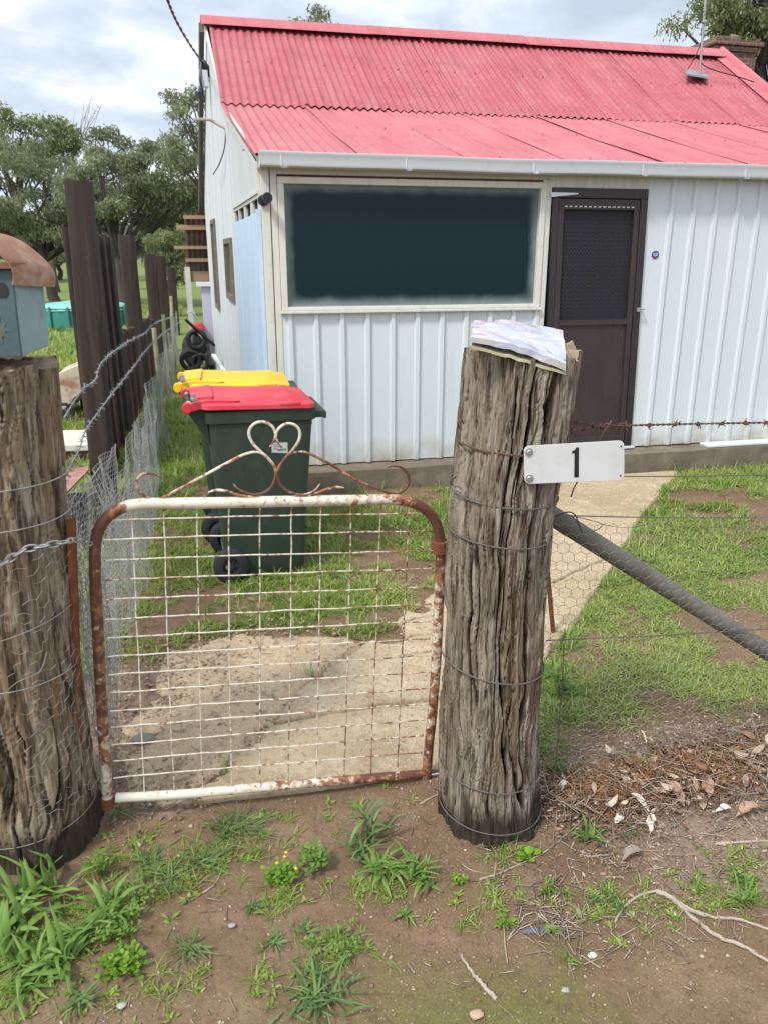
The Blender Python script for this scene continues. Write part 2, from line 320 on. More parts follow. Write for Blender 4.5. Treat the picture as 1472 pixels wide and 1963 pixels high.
M['needle'] = leafmat('orange_needles', (.20, .075, .025), (.36, .15, .045), (.46, .25, .09), .1, .9)
M['pebble'] = leafmat('pebbles', (.16, .11, .08), (.30, .22, .15), (.50, .42, .32), 0, .85)
M['stick'] = mat('dry_stick', (.38, .32, .25), .9, [((.20, .15, .11), 20, .5, .7, .6)], [(90, .4, .003)])
M['teal'] = mat('teal_cover', (.03, .19, .16), .6, [((.10, .34, .30), 3, .5, .7, .6)])
M['teal_lt'] = mat('pale_teal_cover', (.20, .45, .40), .5, [((.10, .33, .29), 2, .5, .7, .5)])

# ================================================================= GROUND
PL = [(-.135, 2.145), (-.014, 2.295), (.20, 2.58), (.415, 2.87), (.636, 3.08), (.93, 3.36), (1.25, 3.72), (2.0, 4.55), (2.75, 5.395)]
PR = [(.80, 2.12), (.95, 2.30), (1.15, 2.53), (1.37, 2.785), (1.627, 3.034), (2.147, 3.642), (2.731, 4.336), (3.2, 4.87), (3.70, 5.395)]
def lerp_poly(P, t):
    t = np.asarray(t, float) * (len(P) - 1); i = np.clip(np.floor(t).astype(int), 0, len(P) - 2); f = t - i; A = np.array(P)
    return A[i] * (1 - f)[..., None] + A[i + 1] * f[..., None]
def in_poly(x, y, P):
    c = np.zeros(x.shape, bool); n = len(P)
    for i in range(n):
        x1, y1 = P[i][:2]; x2, y2 = P[(i + 1) % n][:2]
        if y1 == y2: continue
        k = ((y1 > y) != (y2 > y)) & (x < (x2 - x1) * (y - y1) / (y2 - y1) + x1); c ^= k
    return c
def seg_d(x, y, a, b):
    ax, ay = a[0], a[1]; dx, dy = b[0] - ax, b[1] - ay; t = np.clip(((x - ax) * dx + (y - ay) * dy) / (dx * dx + dy * dy), 0, 1)
    return np.hypot(x - ax - t * dx, y - ay - t * dy)
def poly_sd(x, y, P):                      # positive inside
    d = np.full(x.shape, 1e9)
    for i in range(len(P)): d = np.minimum(d, seg_d(x, y, P[i], P[(i + 1) % len(P)]))
    return np.where(in_poly(x, y, P), d, -d)
PATHP = PL + PR[::-1]
AGG = [G(*p)[:2] for p in [(325, 1250), (420, 1222), (520, 1213), (640, 1222), (705, 1236), (620, 1292), (520, 1395), (430, 1482), (362, 1545), (235, 1530), (222, 1450), (262, 1370), (300, 1310)]]
def litter_v(u): return 2.02 + .05 * np.sin(u * 3) + np.clip(u - 1.0, 0, 3) * .10
BARE = [(1245, 1110, .16), (1215, 1190, .14), (1130, 1275, .17), (1125, 1410, .20), (1270, 1330, .10), (1085, 1250, .08), (1240, 1030, .12), (1340, 1370, .12), (1400, 1240, .08), (1270, 1420, .16)]
BARE = [G(a, b)[:2] + (r,) for a, b, r in BARE]
BARE2 = [G(a, b)[:2] + (r,) for a, b, r in [(300, 1030, .30), (270, 1150, .22), (340, 970, .28), (700, 1040, .16), (800, 1110, .16), (420, 1180, .12), (250, 1250, .25)]]
def density(x, y):
    sd = poly_sd(x, y, PATHP); n = fbm(x * 1.9, y * 1.9, 0, 4, 3); n2 = fbm(x * 6, y * 6, 0, 3, 9)
    lit = litter_v(x)
    right = (x > .9) & (sd < -.01) & ((x - y * .86) > -1.2)
    d = np.zeros_like(x)
    dr = .92 * sstep(-.64, .06, n + n2 * 1.0) * sstep(lit, lit + .28, y) * .95
    for a, b, r in BARE: dr = dr * (1 - .80 * np.exp(-((x - a) ** 2 + ((y - b) * .8) ** 2) / (r * r) * 1.0))
    d = np.where(right, dr, d)
    left = (~right) & (sd < -.01) & (x > -.46)
    agg = poly_sd(x, y, AGG)
    dl = .92 * sstep(-.52, .08, n + n2 * .7) * sstep(2.95, 3.2, y + np.clip(x - .4, -.3, .5) * .2) * sstep(0.01, -.05, agg)
    for a, b, r in BARE2: dl = dl * (1 - .8 * np.exp(-((x - a) ** 2 + (y - b) ** 2) / (r * r)))
    d = np.where(left, dl, d)
    d = np.where((x <= -.46) & (y > 2.6), sstep(-.7, -.1, n) * .95, d)
    d = np.where((x > .3) & (y > 5.3), d * .3, d)
    return np.clip(d, 0, 1)
def ground_z(x, y):
    z = .012 * fbm(x * 2.3, y * 2.3, 0, 3, 21) + .007 * fbm(x * 11, y * 11, 0, 4, 31) * sstep(14, 4, y) + .0035 * np.clip(fbm(x * 34, y * 34, 0, 2, 33), 0, 1) * sstep(8, 3, y)
    z = z + .02 * np.exp(-((x - .78) ** 2 + (y - 1.9) ** 2) / .09) + .03 * np.exp(-((x + .67) ** 2 + (y - 2.1) ** 2) / .12)
    z = z + .035 * sstep(.9, 1.4, x) * np.exp(-((y - litter_v(x) + .12) / .16) ** 2) * (1 + .5 * fbm(x * 5, y * 5, 0, 2, 41))
    z = z - .014 * sstep(-.06, .02, poly_sd(x, y, PATHP)) - .008 * sstep(-.04, .08, poly_sd(x, y, AGG))
    return z
def build_ground():
    def axis(dense0, dense1, step, lo, hi):
        a = list(np.arange(dense0, dense1 + 1e-9, step)); s = step; p = dense1
        while p < hi: s = s * 1.13; p += s; a.append(min(p, hi))
        s = step; p = dense0
        while p > lo: s = s * 1.13; p -= s; a.insert(0, max(p, lo))
        return np.array(a)
    xs = axis(-1.3, 3.6, .0105, -1500, 1500); ys = axis(.85, 4.6, .0095, -60, 2500)
    X, Y = np.meshgrid(xs, ys); sh = X.shape; x, y = X.ravel(), Y.ravel()
    near = (np.abs(x) < 12) & (y < 14) & (y > -2); z = np.zeros_like(x); z[near] = ground_z(x[near], y[near])
    lawn = np.where(y > 2, .8, 0.); lawn[near] = density(x[near], y[near])
    lit = np.zeros_like(x); b = litter_v(x)
    q = near & (y < b + .5); nn = fbm(x[q] * 2.5, y[q] * 2.5, 0, 4, 51)
    lit[q] = np.clip(sstep(.85, 1.25, x[q] + nn * .25) * sstep(b[q] + .22, b[q] - .02, y[q] + nn * .15) * sstep(1.28, 1.52, y[q] + nn * .25), 0, 1)
    strip = near & (x < -.12) & (x > -.6) & (y > 2.1) & (y < 3.1); lit[strip] = .8
    moss = np.zeros_like(x); q = near & (y < 1.9); nn = fbm(x[q] * 3, y[q] * 3, 0, 5, 61)
    moss[q] = .8 * sstep(.0, .55, nn * 1.3 + .45 * np.exp(-((x[q] - .95) ** 2 / .16 + (y[q] - 1.36) ** 2 / .012)) + .40 * np.exp(-((x[q] - .55) ** 2 / .04 + (y[q] - 1.22) ** 2 / .012)) - .05) * sstep(1.55, 1.3, y[q] + .2 * nn) * sstep(.0, .6, x[q] + .3 * nn)
    nx = len(xs); ny = len(ys); i = np.arange(nx - 1)[None]; j = np.arange(ny - 1)[:, None]; a = j * nx + i
    q = np.stack([a, a + 1, a + nx + 1, a + nx], -1).reshape(-1, 4)
    m = mat('earth', (.200, .124, .082), .95,
        [((.15, .09, .06), 2.6, .45, .62, .8), ((.27, .178, .122), 5, .50, .64, .7), ((.13, .125, .04), 7, .1, 1.0, .8, 'attr:moss'), ((.165, .145, .06), None, .05, .8, .75, 'attr:lawn'), ((.15, .22, .055), .25, .3, .9, .9, 'attr:field'),
         ((.27, .20, .155), None, .0, 1.0, .8, 'attr:litter'), ((.09, .06, .045), 30, .56, .70, .55), ((.42, .32, .23), 130, .60, .68, .6), ((.10, .065, .045), 240, .55, .64, .6), ((.13, .085, .06), 60, .55, .64, .6)],
        [(25, .5, .012), (110, .7, .006), (330, .6, .002)], spec=.15)
    o = npmesh('ground', np.stack([x, y, z], 1), q, m, smooth=True, attrs=dict(lawn=lawn, litter=lit, moss=moss * .9 - .2, field=sstep(10, 20, y) * 1.0 - .3))
    tag(o, 'reddish brown bare earth running into green lawn', None, None, 'structure')
build_ground()

def build_path():
    nu, nv = 150, 760; t = np.linspace(0, 1, nv)[:, None] + np.zeros((1, nu)); s = np.linspace(0, 1, nu)[None] + np.zeros((nv, 1))
    A = lerp_poly(PL, t); B = lerp_poly(PR, t); wob = .030 * fbm(t * 34, s * 0 + 3, 0, 4, 5); P = A * (1 - s)[..., None] + B * s[..., None]
    x = P[..., 0] + np.where(s < .02, wob * 1.6, 0); y = P[..., 1] + np.where(s > .98, wob, 0)
    z = .014 + .003 * fbm(x * 3, y * 3, 0, 3, 71) + .0015 * fbm(x * 40, y * 40, 0, 2, 72)
    cr = [[(505, 1397), (640, 1370), (720, 1358), (845, 1340)], [(560, 1330), (620, 1290), (690, 1245)], [(690, 1240), (740, 1205), (770, 1170), (800, 1140)], [(762, 1232), (790, 1222), (845, 1216)],
          [(745, 1210), (790, 1190), (830, 1185)], [(770, 1262), (845, 1248)], [(1060, 1120), (1190, 1060)], [(1060, 962), (1262, 952)]]
    for k, c in enumerate(cr):
        Q = [G(*p)[:2] for p in c]; d = 1e9
        wx = x + .018 * fbm(x * 9, y * 9, 0, 3, 80 + k); wy = y + .018 * fbm(x * 9, y * 9, 5, 3, 90 + k)
        for a, b in zip(Q, Q[1:]): d = np.minimum(d, seg_d(wx, wy, a, b))
        z = z - .032 * sstep(.017 if k in (0, 1) else .012, .005, d)
    h = G(735, 1208)[:2]; dd = np.hypot((x - h[0]) * 1.0, (y - h[1]) * .8) + .06 * fbm(x * 9, y * 9, 0, 3, 97); z = z - .05 * sstep(.12, .08, dd)
    h = G(800, 1170)[:2]; dd = np.hypot((x - h[0]), (y - h[1]) * .9) + .06 * fbm(x * 9, y * 9, 0, 3, 98); z = z - .05 * sstep(.075, .05, dd)
    h = G(500, 1400)[:2]; dd = np.hypot((x - h[0]), (y - h[1]) * .5) + .03 * fbm(x * 15, y * 15, 0, 3, 99); z = z - .05 * sstep(.035, .02, dd)
    z[:, :1] -= .06; z[:, -1:] -= .06; z[:1] -= .06; z[-1:] -= .05
    z = np.maximum(z, -.05)
    a = (np.arange(nv - 1)[:, None] * nu + np.arange(nu - 1)[None]); q = np.stack([a, a + 1, a + nu + 1, a + nu], -1).reshape(-1, 4)
    o = npmesh('path', np.stack([x.ravel(), y.ravel(), z.ravel()], 1), q, M['path'], smooth=True)
    tag(o, 'cracked sandy concrete path from the gate to the door step', None, None, 'structure')
    A_ = np.array(AGG); x0, y0 = A_.min(0) - .1; x1, y1 = A_.max(0) + .1; n = 210
    X, Y = np.meshgrid(np.linspace(x0, x1, n), np.linspace(y0, y1, n)); sd = poly_sd(X, Y, AGG) + .11 * fbm(X * 5, Y * 5, 0, 4, 101)
    zz = .0065 + .003 * fbm(X * 5, Y * 5, 0, 3, 102) + .0045 * np.abs(fbm(X * 55, Y * 55, 0, 2, 103)); zz = zz - .030 * sstep(.05, -.09, sd); zz = zz - .012 * sstep(-.035, -.012, poly_sd(X, Y, PATHP))
    a = (np.arange(n - 1)[:, None] * n + np.arange(n - 1)[None]); q = np.stack([a, a + 1, a + n + 1, a + n], -1).reshape(-1, 4)
    keep = (sd.ravel()[q] > -.06).any(1)
    o = npmesh('gravel_patch', np.stack([X.ravel(), Y.ravel(), zz.ravel()], 1), q[keep], M['aggregate'], smooth=True)
    tag(o, 'worn patch of pebbly concrete behind the gate', None, None, 'structure')
build_path()

# ================================================================= HOUSE
FV = 5.58; K = .035; U0 = .476
def su(v): return U0 - K * (v - FV)
house = thing('house', 'small pale blue clad cottage with a red corrugated iron roof', 'house', (.476, 5.58, 0))
UR = 6.52
def build_front():
    # ribbed steel cladding
    def clad(u0, u1, z0, z1, ribs, v=FV, name='front_wall'):
        prof = [(u0, 0)]
        for r in ribs:
            if u0 + .02 < r < u1 - .02: prof += [(r - .024, 0), (r - .013, .020), (r + .013, .020), (r + .024, 0)]
        prof.append((u1, 0)); prof.sort(key=lambda p: p[0]); nz = 9; m = MB(); pts = []; dirt = []
        for j in range(nz):
            z = z0 + (z1 - z0) * (j / (nz - 1)) ** 1.6
            for (u, d) in prof: pts.append((u, v - d, z)); dirt.append(max(0, 1 - (z - z0) / .25) * (.6 + .4 * random.random()) if z0 < .3 else 0)
        m.grid(pts, len(prof), nz); m.at['dirt'] = dirt; return obj(name, m, M['clad'], house)
    clad(.58, 2.52, .185, 1.285, [.64 + .183 * k for k in range(11)])
    clad(3.292, UR, .46, 2.24, [3.499 + .186 * k for k in range(18)])
    clad(3.292, UR, .185, .462, [3.499 + .186 * k for k in range(18)], FV - .003)
    # core behind the cladding
    m = MB(); m.box((.60, FV + .02, .15), (2.52, FV + .10, 1.285)); m.box((3.36, FV + .02, .15), (UR, FV + .10, 2.24)); m.box((.60, FV + .06, 1.285), (2.50, FV + .10, 2.10)); m.box((2.525, FV + .055, .15), (3.355, FV + .10, 2.15)); obj('wall_lining', m, M['dark'], house)
    # trims
    m = MB(); m.box((.478, FV - .012, .18), (.535, FV + .06, 2.25)); obj('corner_post', m, M['trim'], house, bevel=.004)
    m = MB(); m.box((.541, FV - .006, .18), (.585, FV + .05, 2.21)); obj('corner_trim', m, M['trim'], house, bevel=.003)
    m = MB(); m.box((.585, FV - .004, 2.165), (2.50, FV + .05, 2.262)); m.box((2.50, FV - .004, 2.09), (3.30, FV + .05, 2.262)); m.box((3.30, FV - .004, 2.18), (UR, FV + .05, 2.262)); obj('eave_board', m, M['trim'], house, bevel=.003)
    m = MB(); m.box((2.488, FV - .010, .18), (2.532, FV + .05, 2.165)); obj('door_post', m, M['trim'], house, bevel=.003)
    m = MB(); m.box((2.46, FV - .02, 2.04), (2.488, FV + .05, 2.165)); obj('trim_block', m, M['trim'], house)
    # window
    m = MB(); a, b, c, d = .587, 2.486, 1.292, 2.150; w = .042
    m.box((a, FV - .022, d - w), (b, FV + .03, d)); m.box((a, FV - .022, c), (a + w, FV + .03, d - w)); m.box((b - w, FV - .022, c), (b, FV + .03, d - w)); m.box((a + w, FV - .022, c), (b - w, FV + .03, c + .026))
    win = obj('window', m, M['trim'], house, bevel=.004)
    m = MB(); m.box((a - .01, FV - .042, c - .018), (b + .01, FV - .0, c - .001)); obj('sill', m, M['trim'], win, bevel=.003)
    g = bpy.data.materials.new('dusty_dark_glass'); g.use_nodes = True; nt = g.node_tree; N = nt.nodes.new; L = nt.links.new; bs = nt.nodes['Principled BSDF']
    tc = N('ShaderNodeTexCoord'); sp = N('ShaderNodeSeparateXYZ'); L(tc.outputs['Object'], sp.inputs[0])
    o = ORG[house.name]; cx, cz = (a + b) / 2 - o.x, (c + d) / 2 - o.z; hx, hz = (b - a) / 2 - w, (d - c) / 2 - w * .8
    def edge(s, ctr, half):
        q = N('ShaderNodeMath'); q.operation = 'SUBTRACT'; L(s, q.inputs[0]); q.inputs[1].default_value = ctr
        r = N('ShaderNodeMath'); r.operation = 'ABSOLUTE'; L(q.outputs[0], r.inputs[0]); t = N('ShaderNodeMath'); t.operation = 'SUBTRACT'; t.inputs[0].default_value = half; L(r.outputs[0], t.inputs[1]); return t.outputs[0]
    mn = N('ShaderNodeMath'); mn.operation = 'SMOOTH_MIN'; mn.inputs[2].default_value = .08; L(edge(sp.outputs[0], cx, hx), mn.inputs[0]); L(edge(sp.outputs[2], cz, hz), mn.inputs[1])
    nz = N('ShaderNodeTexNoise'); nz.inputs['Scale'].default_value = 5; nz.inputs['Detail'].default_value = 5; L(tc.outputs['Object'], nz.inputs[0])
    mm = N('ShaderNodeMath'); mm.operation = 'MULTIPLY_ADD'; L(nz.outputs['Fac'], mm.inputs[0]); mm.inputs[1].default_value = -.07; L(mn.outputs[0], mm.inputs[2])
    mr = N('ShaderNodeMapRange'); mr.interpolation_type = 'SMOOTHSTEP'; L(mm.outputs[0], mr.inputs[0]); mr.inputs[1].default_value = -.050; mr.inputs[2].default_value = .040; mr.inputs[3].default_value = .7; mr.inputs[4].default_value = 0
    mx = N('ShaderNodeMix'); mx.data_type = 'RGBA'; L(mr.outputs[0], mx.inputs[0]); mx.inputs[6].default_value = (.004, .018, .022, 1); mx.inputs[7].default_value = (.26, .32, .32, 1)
    L(mx.outputs[2], bs.inputs['Base Color']); bs.inputs['Roughness'].default_value = .25; bs.inputs['Specular IOR Level'].default_value = .22
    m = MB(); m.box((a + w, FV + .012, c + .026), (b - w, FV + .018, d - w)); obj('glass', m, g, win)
    # door, hung out of square
    def D(s, t, off=0): # s 0..1 across, t 0..1 up
        l = 2.582 + (2.535 - 2.582) * t; r = 3.352 + (3.290 - 3.352) * t; return (l + (r - l) * s, FV - .012 - off, .19 + (2.118 - .19) * t)
    def quad(s0, t0, s1, t1, off=0, th=.03): p = [D(s0, t0, off), D(s1, t0, off), D(s1, t1, off), D(s0, t1, off)]; return p
    m = MB()
    for q in ((0, .965, 1, 1), (0, 0, .062, .965), (.925, 0, 1, .965)): m.prism(quad(*q, off=.012), (0, .06, 0))
    door = obj('door', m, M['brownf'], house, bevel=.003)
    m = MB()
    for q in ((.066, .925, .922, .962), (.066, .02, .125, .925), (.865, .02, .922, .925), (.125, .500, .865, .520), (.125, .02, .865, .05)): m.prism(quad(*q, off=.004), (0, .03, 0))
    obj('door_leaf', m, M['brown'], door, bevel=.002)
    m = MB(); m.prism(quad(.12, .045, .87, .503, off=-.012), (0, .01, 0)); obj('door_panel', m, M['brown'], door)
    m = MB(); m.prism(quad(.12, .515, .87, .93, off=-.024), (0, .01, 0)); obj('door_backing', m, mat('dark_screen', (.012, .010, .012), .6, [((.012, .014, .03), 3, .45, .6, .8)]), door)
    A, B = [], []
    nx, ny = 22, 26
    for i in range(nx):
        for j in range(ny):
            s0 = .125 + .74 * i / nx; ds = .74 / nx; t0 = .52 + .405 * j / ny; dt = .405 / ny
            a_, b_, c_, d_ = D(s0, t0 + dt / 2, -.012), D(s0 + ds / 2, t0 + dt, -.012), D(s0 + ds, t0 + dt / 2, -.012), D(s0 + ds / 2, t0, -.012)
            A += [a_, b_, c_, d_]; B += [b_, c_, d_, a_]
    v, q = edges_tubes(A, B, .0016); npmesh('door_mesh', v, q, mat('dark_mesh', (.03, .026, .034), .5), door)
    m = MB()
    for k in range(15): p = D(.14 + .05 * k, .935, .0); m.box((p[0] - .008, p[1] - .008, p[2] - .004), (p[0] + .012, p[1], p[2] + .004))
    obj('door_chain', m, M['brick'] or M['trim'], door)
    p = V(1224, 593, FV - .03); m = MB(); m.box((p[0] - .02, FV - .045, p[2] - .014), (p[0] + .008, FV - .018, p[2] + .014)); m.tube([(p[0], FV - .05, p[2] + .004), (p[0] + .038, FV - .05, p[2] + .004)], .006); m.tube([(p[0] + .036, FV - .05, p[2] + .004), (p[0] + .036, FV, p[2] + .004)], .005)
    obj('handle', m, M['steel'], door)
    # closer arm over the door
    p = D(.0, .972, .02); m = MB(); m.prism([(p[0] - .02, FV - .035, p[2] - .012), (p[0] + .19, FV - .035, p[2] + .010), (p[0] + .19, FV - .035, p[2] + .018), (p[0] - .02, FV - .035, p[2] + .02)], (0, .008, 0)); obj('door_bracket', m, M['gutter'], door)
    p = D(.93, 0, 0); m = MB(); m.box((p[0] - .03, FV - .05, .182), (p[0] + .07, FV - .02, .196)); obj('threshold_strip', m, M['gutter'], door)
    # slab
    m = MB(); nu = 90; pts = []; 
    for j, (v, z) in enumerate([(FV + .03, .176), (5.46, .170), (5.43, .160), (5.428, .08), (5.43, -.05)]):
        for i in range(nu):
            u = .36 + (UR + .1 - .36) * i / (nu - 1); n1 = float(fbm(u * 4, z * 9, 0, 3, 200)); pts.append((u, v + .012 * n1 * (j > 0), z + .004 * n1))
    m.grid(pts, nu, 5); obj('slab', m, M['slab'], house, smooth=True)
    m = MB()
    for (a_, b_) in ((3.98, 4.42), (4.424, 5.1), (5.104, 6.4)): m.box((a_, 5.44, .170), (b_, 5.56, .190))
    obj('ledge', m, M['gutter'], house, bevel=.004)
build_front()

def build_side():
    def Q(v, z, off=0): return (su(v) - off, v, z)
    def roofz(v): return float(np.interp(v, [5.4, 7.97, 9.65, 12.3], [2.20, 2.93, 3.98, 2.42]))
    m = MB(); v = 7.45
    while v < 12.14:                        # vertical boards
        w = .245; v2 = min(v + w - .012, 12.15); o = .004 * random.random()
        m.prism([Q(v, .04, o), Q(v2, .04, o), Q(v2, roofz(v2) - .03, o), Q(v, roofz(v) - .03, o)], (.02, 0, 0)); v += w
    obj('side_wall', m, M['side'], house)
    m = MB(); m.prism([Q(5.6, .04, -.03), Q(12.15, .04, -.03), Q(12.15, roofz(12.15) - .05, -.03), Q(9.65, roofz(9.65) - .05, -.03), Q(7.97, roofz(7.97) - .05, -.03), Q(5.6, roofz(5.6) - .05, -.03)], (.04, 0, 0)); obj('side_lining', m, M['dark'], house)
    m = MB(); m.prism([Q(5.64, .10, .022), Q(7.42, .10, .022), Q(7.42, 1.93, .022), Q(5.64, 1.93, .022)], (.02, 0, 0)); obj('painted_panel', m, M['bluep'], house, bevel=.003)
    m = MB(); m.prism([Q(7.02, .10, .026), Q(7.06, .10, .026), Q(7.02, 1.93, .026), Q(6.98, 1.93, .026)], (.005, 0, 0)); obj('panel_batten', m, M['bluep'], house); m = MB(); m.prism([Q(5.60, .1, .03), Q(5.66, .1, .03), Q(5.66, 1.95, .03), Q(5.60, 1.95, .03)], (.03, 0, 0)); obj('panel_batten', m, M['bluep'], house)
    m = MB()
    for (a, b) in ((5.62, 5.66), (6.0, 6.12), (6.5, 6.6), (7.0, 7.06), (7.38, 7.45)): m.prism([Q(a, 1.93, .012), Q(b, 1.93, .012), Q(b, 2.02, .012), Q(a, 2.02, .012)], (.02, 0, 0))
    m.prism([Q(5.58, 2.02, .016), Q(7.45, 2.02, .016), Q(7.45, 2.05, .016), Q(5.58, 2.05, .016)], (.02, 0, 0)); obj('vent_strip', m, M['trim'], house)
    m = MB(); m.prism([Q(5.62, 2.05, .006), Q(7.45, 2.05, .006), Q(7.45, roofz(7.45) - .02, .006), Q(5.62, roofz(5.62) - .03, .006)], (.015, 0, 0)); obj('gable_sheet', m, M['gable'], house)
    m = MB(); m.prism([Q(5.60, 2.05, .014), Q(5.64, 2.05, .014), Q(5.64, 2.22, .014), Q(5.60, 2.22, .014)], (.015, 0, 0)); m.beam(Q(5.58, 2.055, .02), Q(7.45, 2.055, .02), .012, .02); obj('gable_trim', m, M['trim'], house)
    # small windows
    for (a, b, c, d) in ((7.90, 8.72, 1.235, 1.82), (10.15, 10.75, 1.02, 2.08)):
        m = MB(); w = .05
        for q in ((a, d - w, b, d), (a, c, b, c + w), (a, c + w, a + w, d - w), (b - w, c + w, b, d - w)): m.prism([Q(q[0], q[1], .03), Q(q[2], q[1], .03), Q(q[2], q[3], .03), Q(q[0], q[3], .03)], (.03, 0, 0))
        w_ = obj('side_window', m, mat('bare_timber_frame', (.16, .13, .10), .85, [((.30, .27, .23), 20, .5, .7, .5)]), house)
        m = MB(); m.prism([Q(a + w, c + w, .010), Q(b - w, c + w, .010), Q(b - w, d - w, .010), Q(a + w, d - w, .010)], (.004, 0, 0)); obj('pane', m, mat('grimy_pane', (.06, .065, .06), .2, [((.16, .16, .14), 9, .5, .65, .6)]), w_)
build_side()

def build_roof():
    P_, AMP = .076, .0105; SH = .76
    def sheets(v0, z0, v1, z1, nm, m_, seed, lift=0):
        rows = 26; mb = MB(); u = .36; k = 0; rr = random.Random(seed)
        sl = (z1 - z0) / (v1 - v0)
        while u < UR:
            n = int((SH + .05) / P_ * 8); hl = .003 + rr.random() * .010; e = (rr.random() - .5) * .035; pts = []
            for j in range(rows):
                t = j / (rows - 1); v = v0 + e + (v1 - v0 - e) * t
                z = z0 + sl * (v - v0) - .010 * math.sin(math.pi * t) + .006 * float(vn(u * 1.3, t * 3.1, 0, seed))
                for i in range(n + 1):
                    uu = u + i * P_ / 8; lift_l = hl * max(0, 1 - i / 9.) * (.4 + .9 * abs(math.sin(t * 5 + k)))
                    zz = z + AMP * math.cos(2 * math.pi * uu / P_) + lift_l + (.002 if i < 9 else 0) + .002 * (rr.random() - .5) * .3
                    pts.append((min(max(uu, su(v) - .045), UR), v, zz + lift))
            mb.grid(pts, n + 1, rows); u += SH; k += 1
        # screws
        for v in ([v0 + .10, v0 + (v1 - v0) * .5, v1 - .16]):
            q = round(.40 / P_) * P_
            while q < UR - .05:
                if rr.random() < .8:
                    z = z0 + sl * (v - v0) + AMP + lift + .002
                    mb.tube([(q, v, z - .006), (q, v - .001, z + .006)], [.009, .006], 6)
                q += P_ * rr.choice((3, 3, 4))
        return obj(nm, mb, m_, house, smooth=True)
    sheets(5.47, 2.262, 8.07, 2.985, 'lower_roof', M['roof_low'], 3)
    sheets(7.93, 2.952, 9.62, 3.985, 'upper_roof', M['roof_up'], 5, .001)
    back = MB(); back.prism([(su(9.6), 9.66, 3.97), (UR, 9.66, 3.97), (UR, 12.45, 2.30), (su(12.4), 12.45, 2.30)], (0, 0, .02)); obj('back_roof', back, M['roof_up'], house)
    under = MB(); under.prism([(.45, 5.53, 2.235), (UR, 5.53, 2.235), (UR, 8.0, 2.93), (.39, 8.0, 2.93)], (0, 0, .010)); under.prism([(.39, 8.0, 2.93), (UR, 8.0, 2.93), (UR, 9.64, 3.95), (.33, 9.64, 3.95)], (0, 0, .010)); obj('roof_lining', under, M['dark'], house)
    # ridge capping in lengths
    mb = MB(); u = su(9.6) - .06; rr = random.Random(2)
    while u < UR - .05:
        u2 = min(u + 1.83, UR + .05); dz = .004 * rr.random() + .003 * (int(u / 1.8) % 2)
        sec = [(9.47, 3.945), (9.475, 3.958), (9.60, 4.035), (9.625, 4.062), (9.65, 4.070), (9.675, 4.062), (9.70, 4.035), (9.83, 3.955)]
        mb.grid([(uu, v, z + dz) for uu in (u, u2) for v, z in sec], len(sec), 2); u = u2 - .03
    obj('ridge_cap', mb, M['roof_low'], house, smooth=True)
    # right hand barge capping
    mb = MB(); ln = [(9.64, 4.05), (7.97, 3.02), (5.45, 2.33)]
    for (a, b) in zip(ln, ln[1:]):
        sec = [(UR - .16, -.03), (UR - .05, -.005), (UR - .03, .035), (UR, .05), (UR + .03, .035), (UR + .035, -.12)]
        mb.grid([(uu, p[0], p[1] + dz) for p in (a, b) for uu, dz in sec], len(sec), 2)
    obj('barge_cap', mb, M['roof_low'], house, smooth=True)
    # left barge board: thin dark edge and pale board under the sheets
    mb = MB(); L_ = [(5.50, 2.225), (7.97, 2.915), (9.63, 3.93)]
    for a, b in zip(L_, L_[1:]): mb.beam((su(a[0]) - .012, a[0], a[1]), (su(b[0]) - .012, b[0], b[1]), .022, .075)
    obj('barge_board', mb, M['trim'], house)
    mb = MB(); L_ = [(9.66, 3.96), (12.45, 2.28)]
    for a, b in zip(L_, L_[1:]): mb.beam((su(a[0]) - .05, a[0], a[1]), (su(b[0]) - .05, b[0], b[1]), .05, .12)
    obj('back_barge_board', mb, mat('grey_old_timber', (.12, .105, .09), .9), house)
    # gutter: quad profile
    u0, u1 = .470, UR; sec = [(5.535, 2.285), (5.535, 2.197), (5.455, 2.193), (5.438, 2.200), (5.432, 2.215), (5.432, 2.262), (5.425, 2.272), (5.425, 2.284), (5.436, 2.286), (5.440, 2.276)]
    mb = MB(); nn = 60; pts = []
    for i in range(nn):
        u = u0 + (u1 - u0) * i / (nn - 1); w = .003 * math.sin(u * 2.2) + .002 * math.sin(u * 5.1)
        for v, z in sec: pts.append((u, v, z + w))
    mb.grid(pts, len(sec), nn); mb.prism([(u0, v, z) for v, z in sec[:8]], (-.003, 0, 0)); g = obj('gutter', mb, M['gutter'], house, smooth=True)
    for u in (.60, 1.42, 2.32, 3.15, 3.98): mb = MB(); mb.box((u, 5.4285, 2.2), (u + .006, 5.4325, 2.266)); mb.box((u + .006, 5.4285, 2.1925), (u + .045, 5.5, 2.196)); obj('gutter_joint', mb, M['gutter'], g)
build_roof()

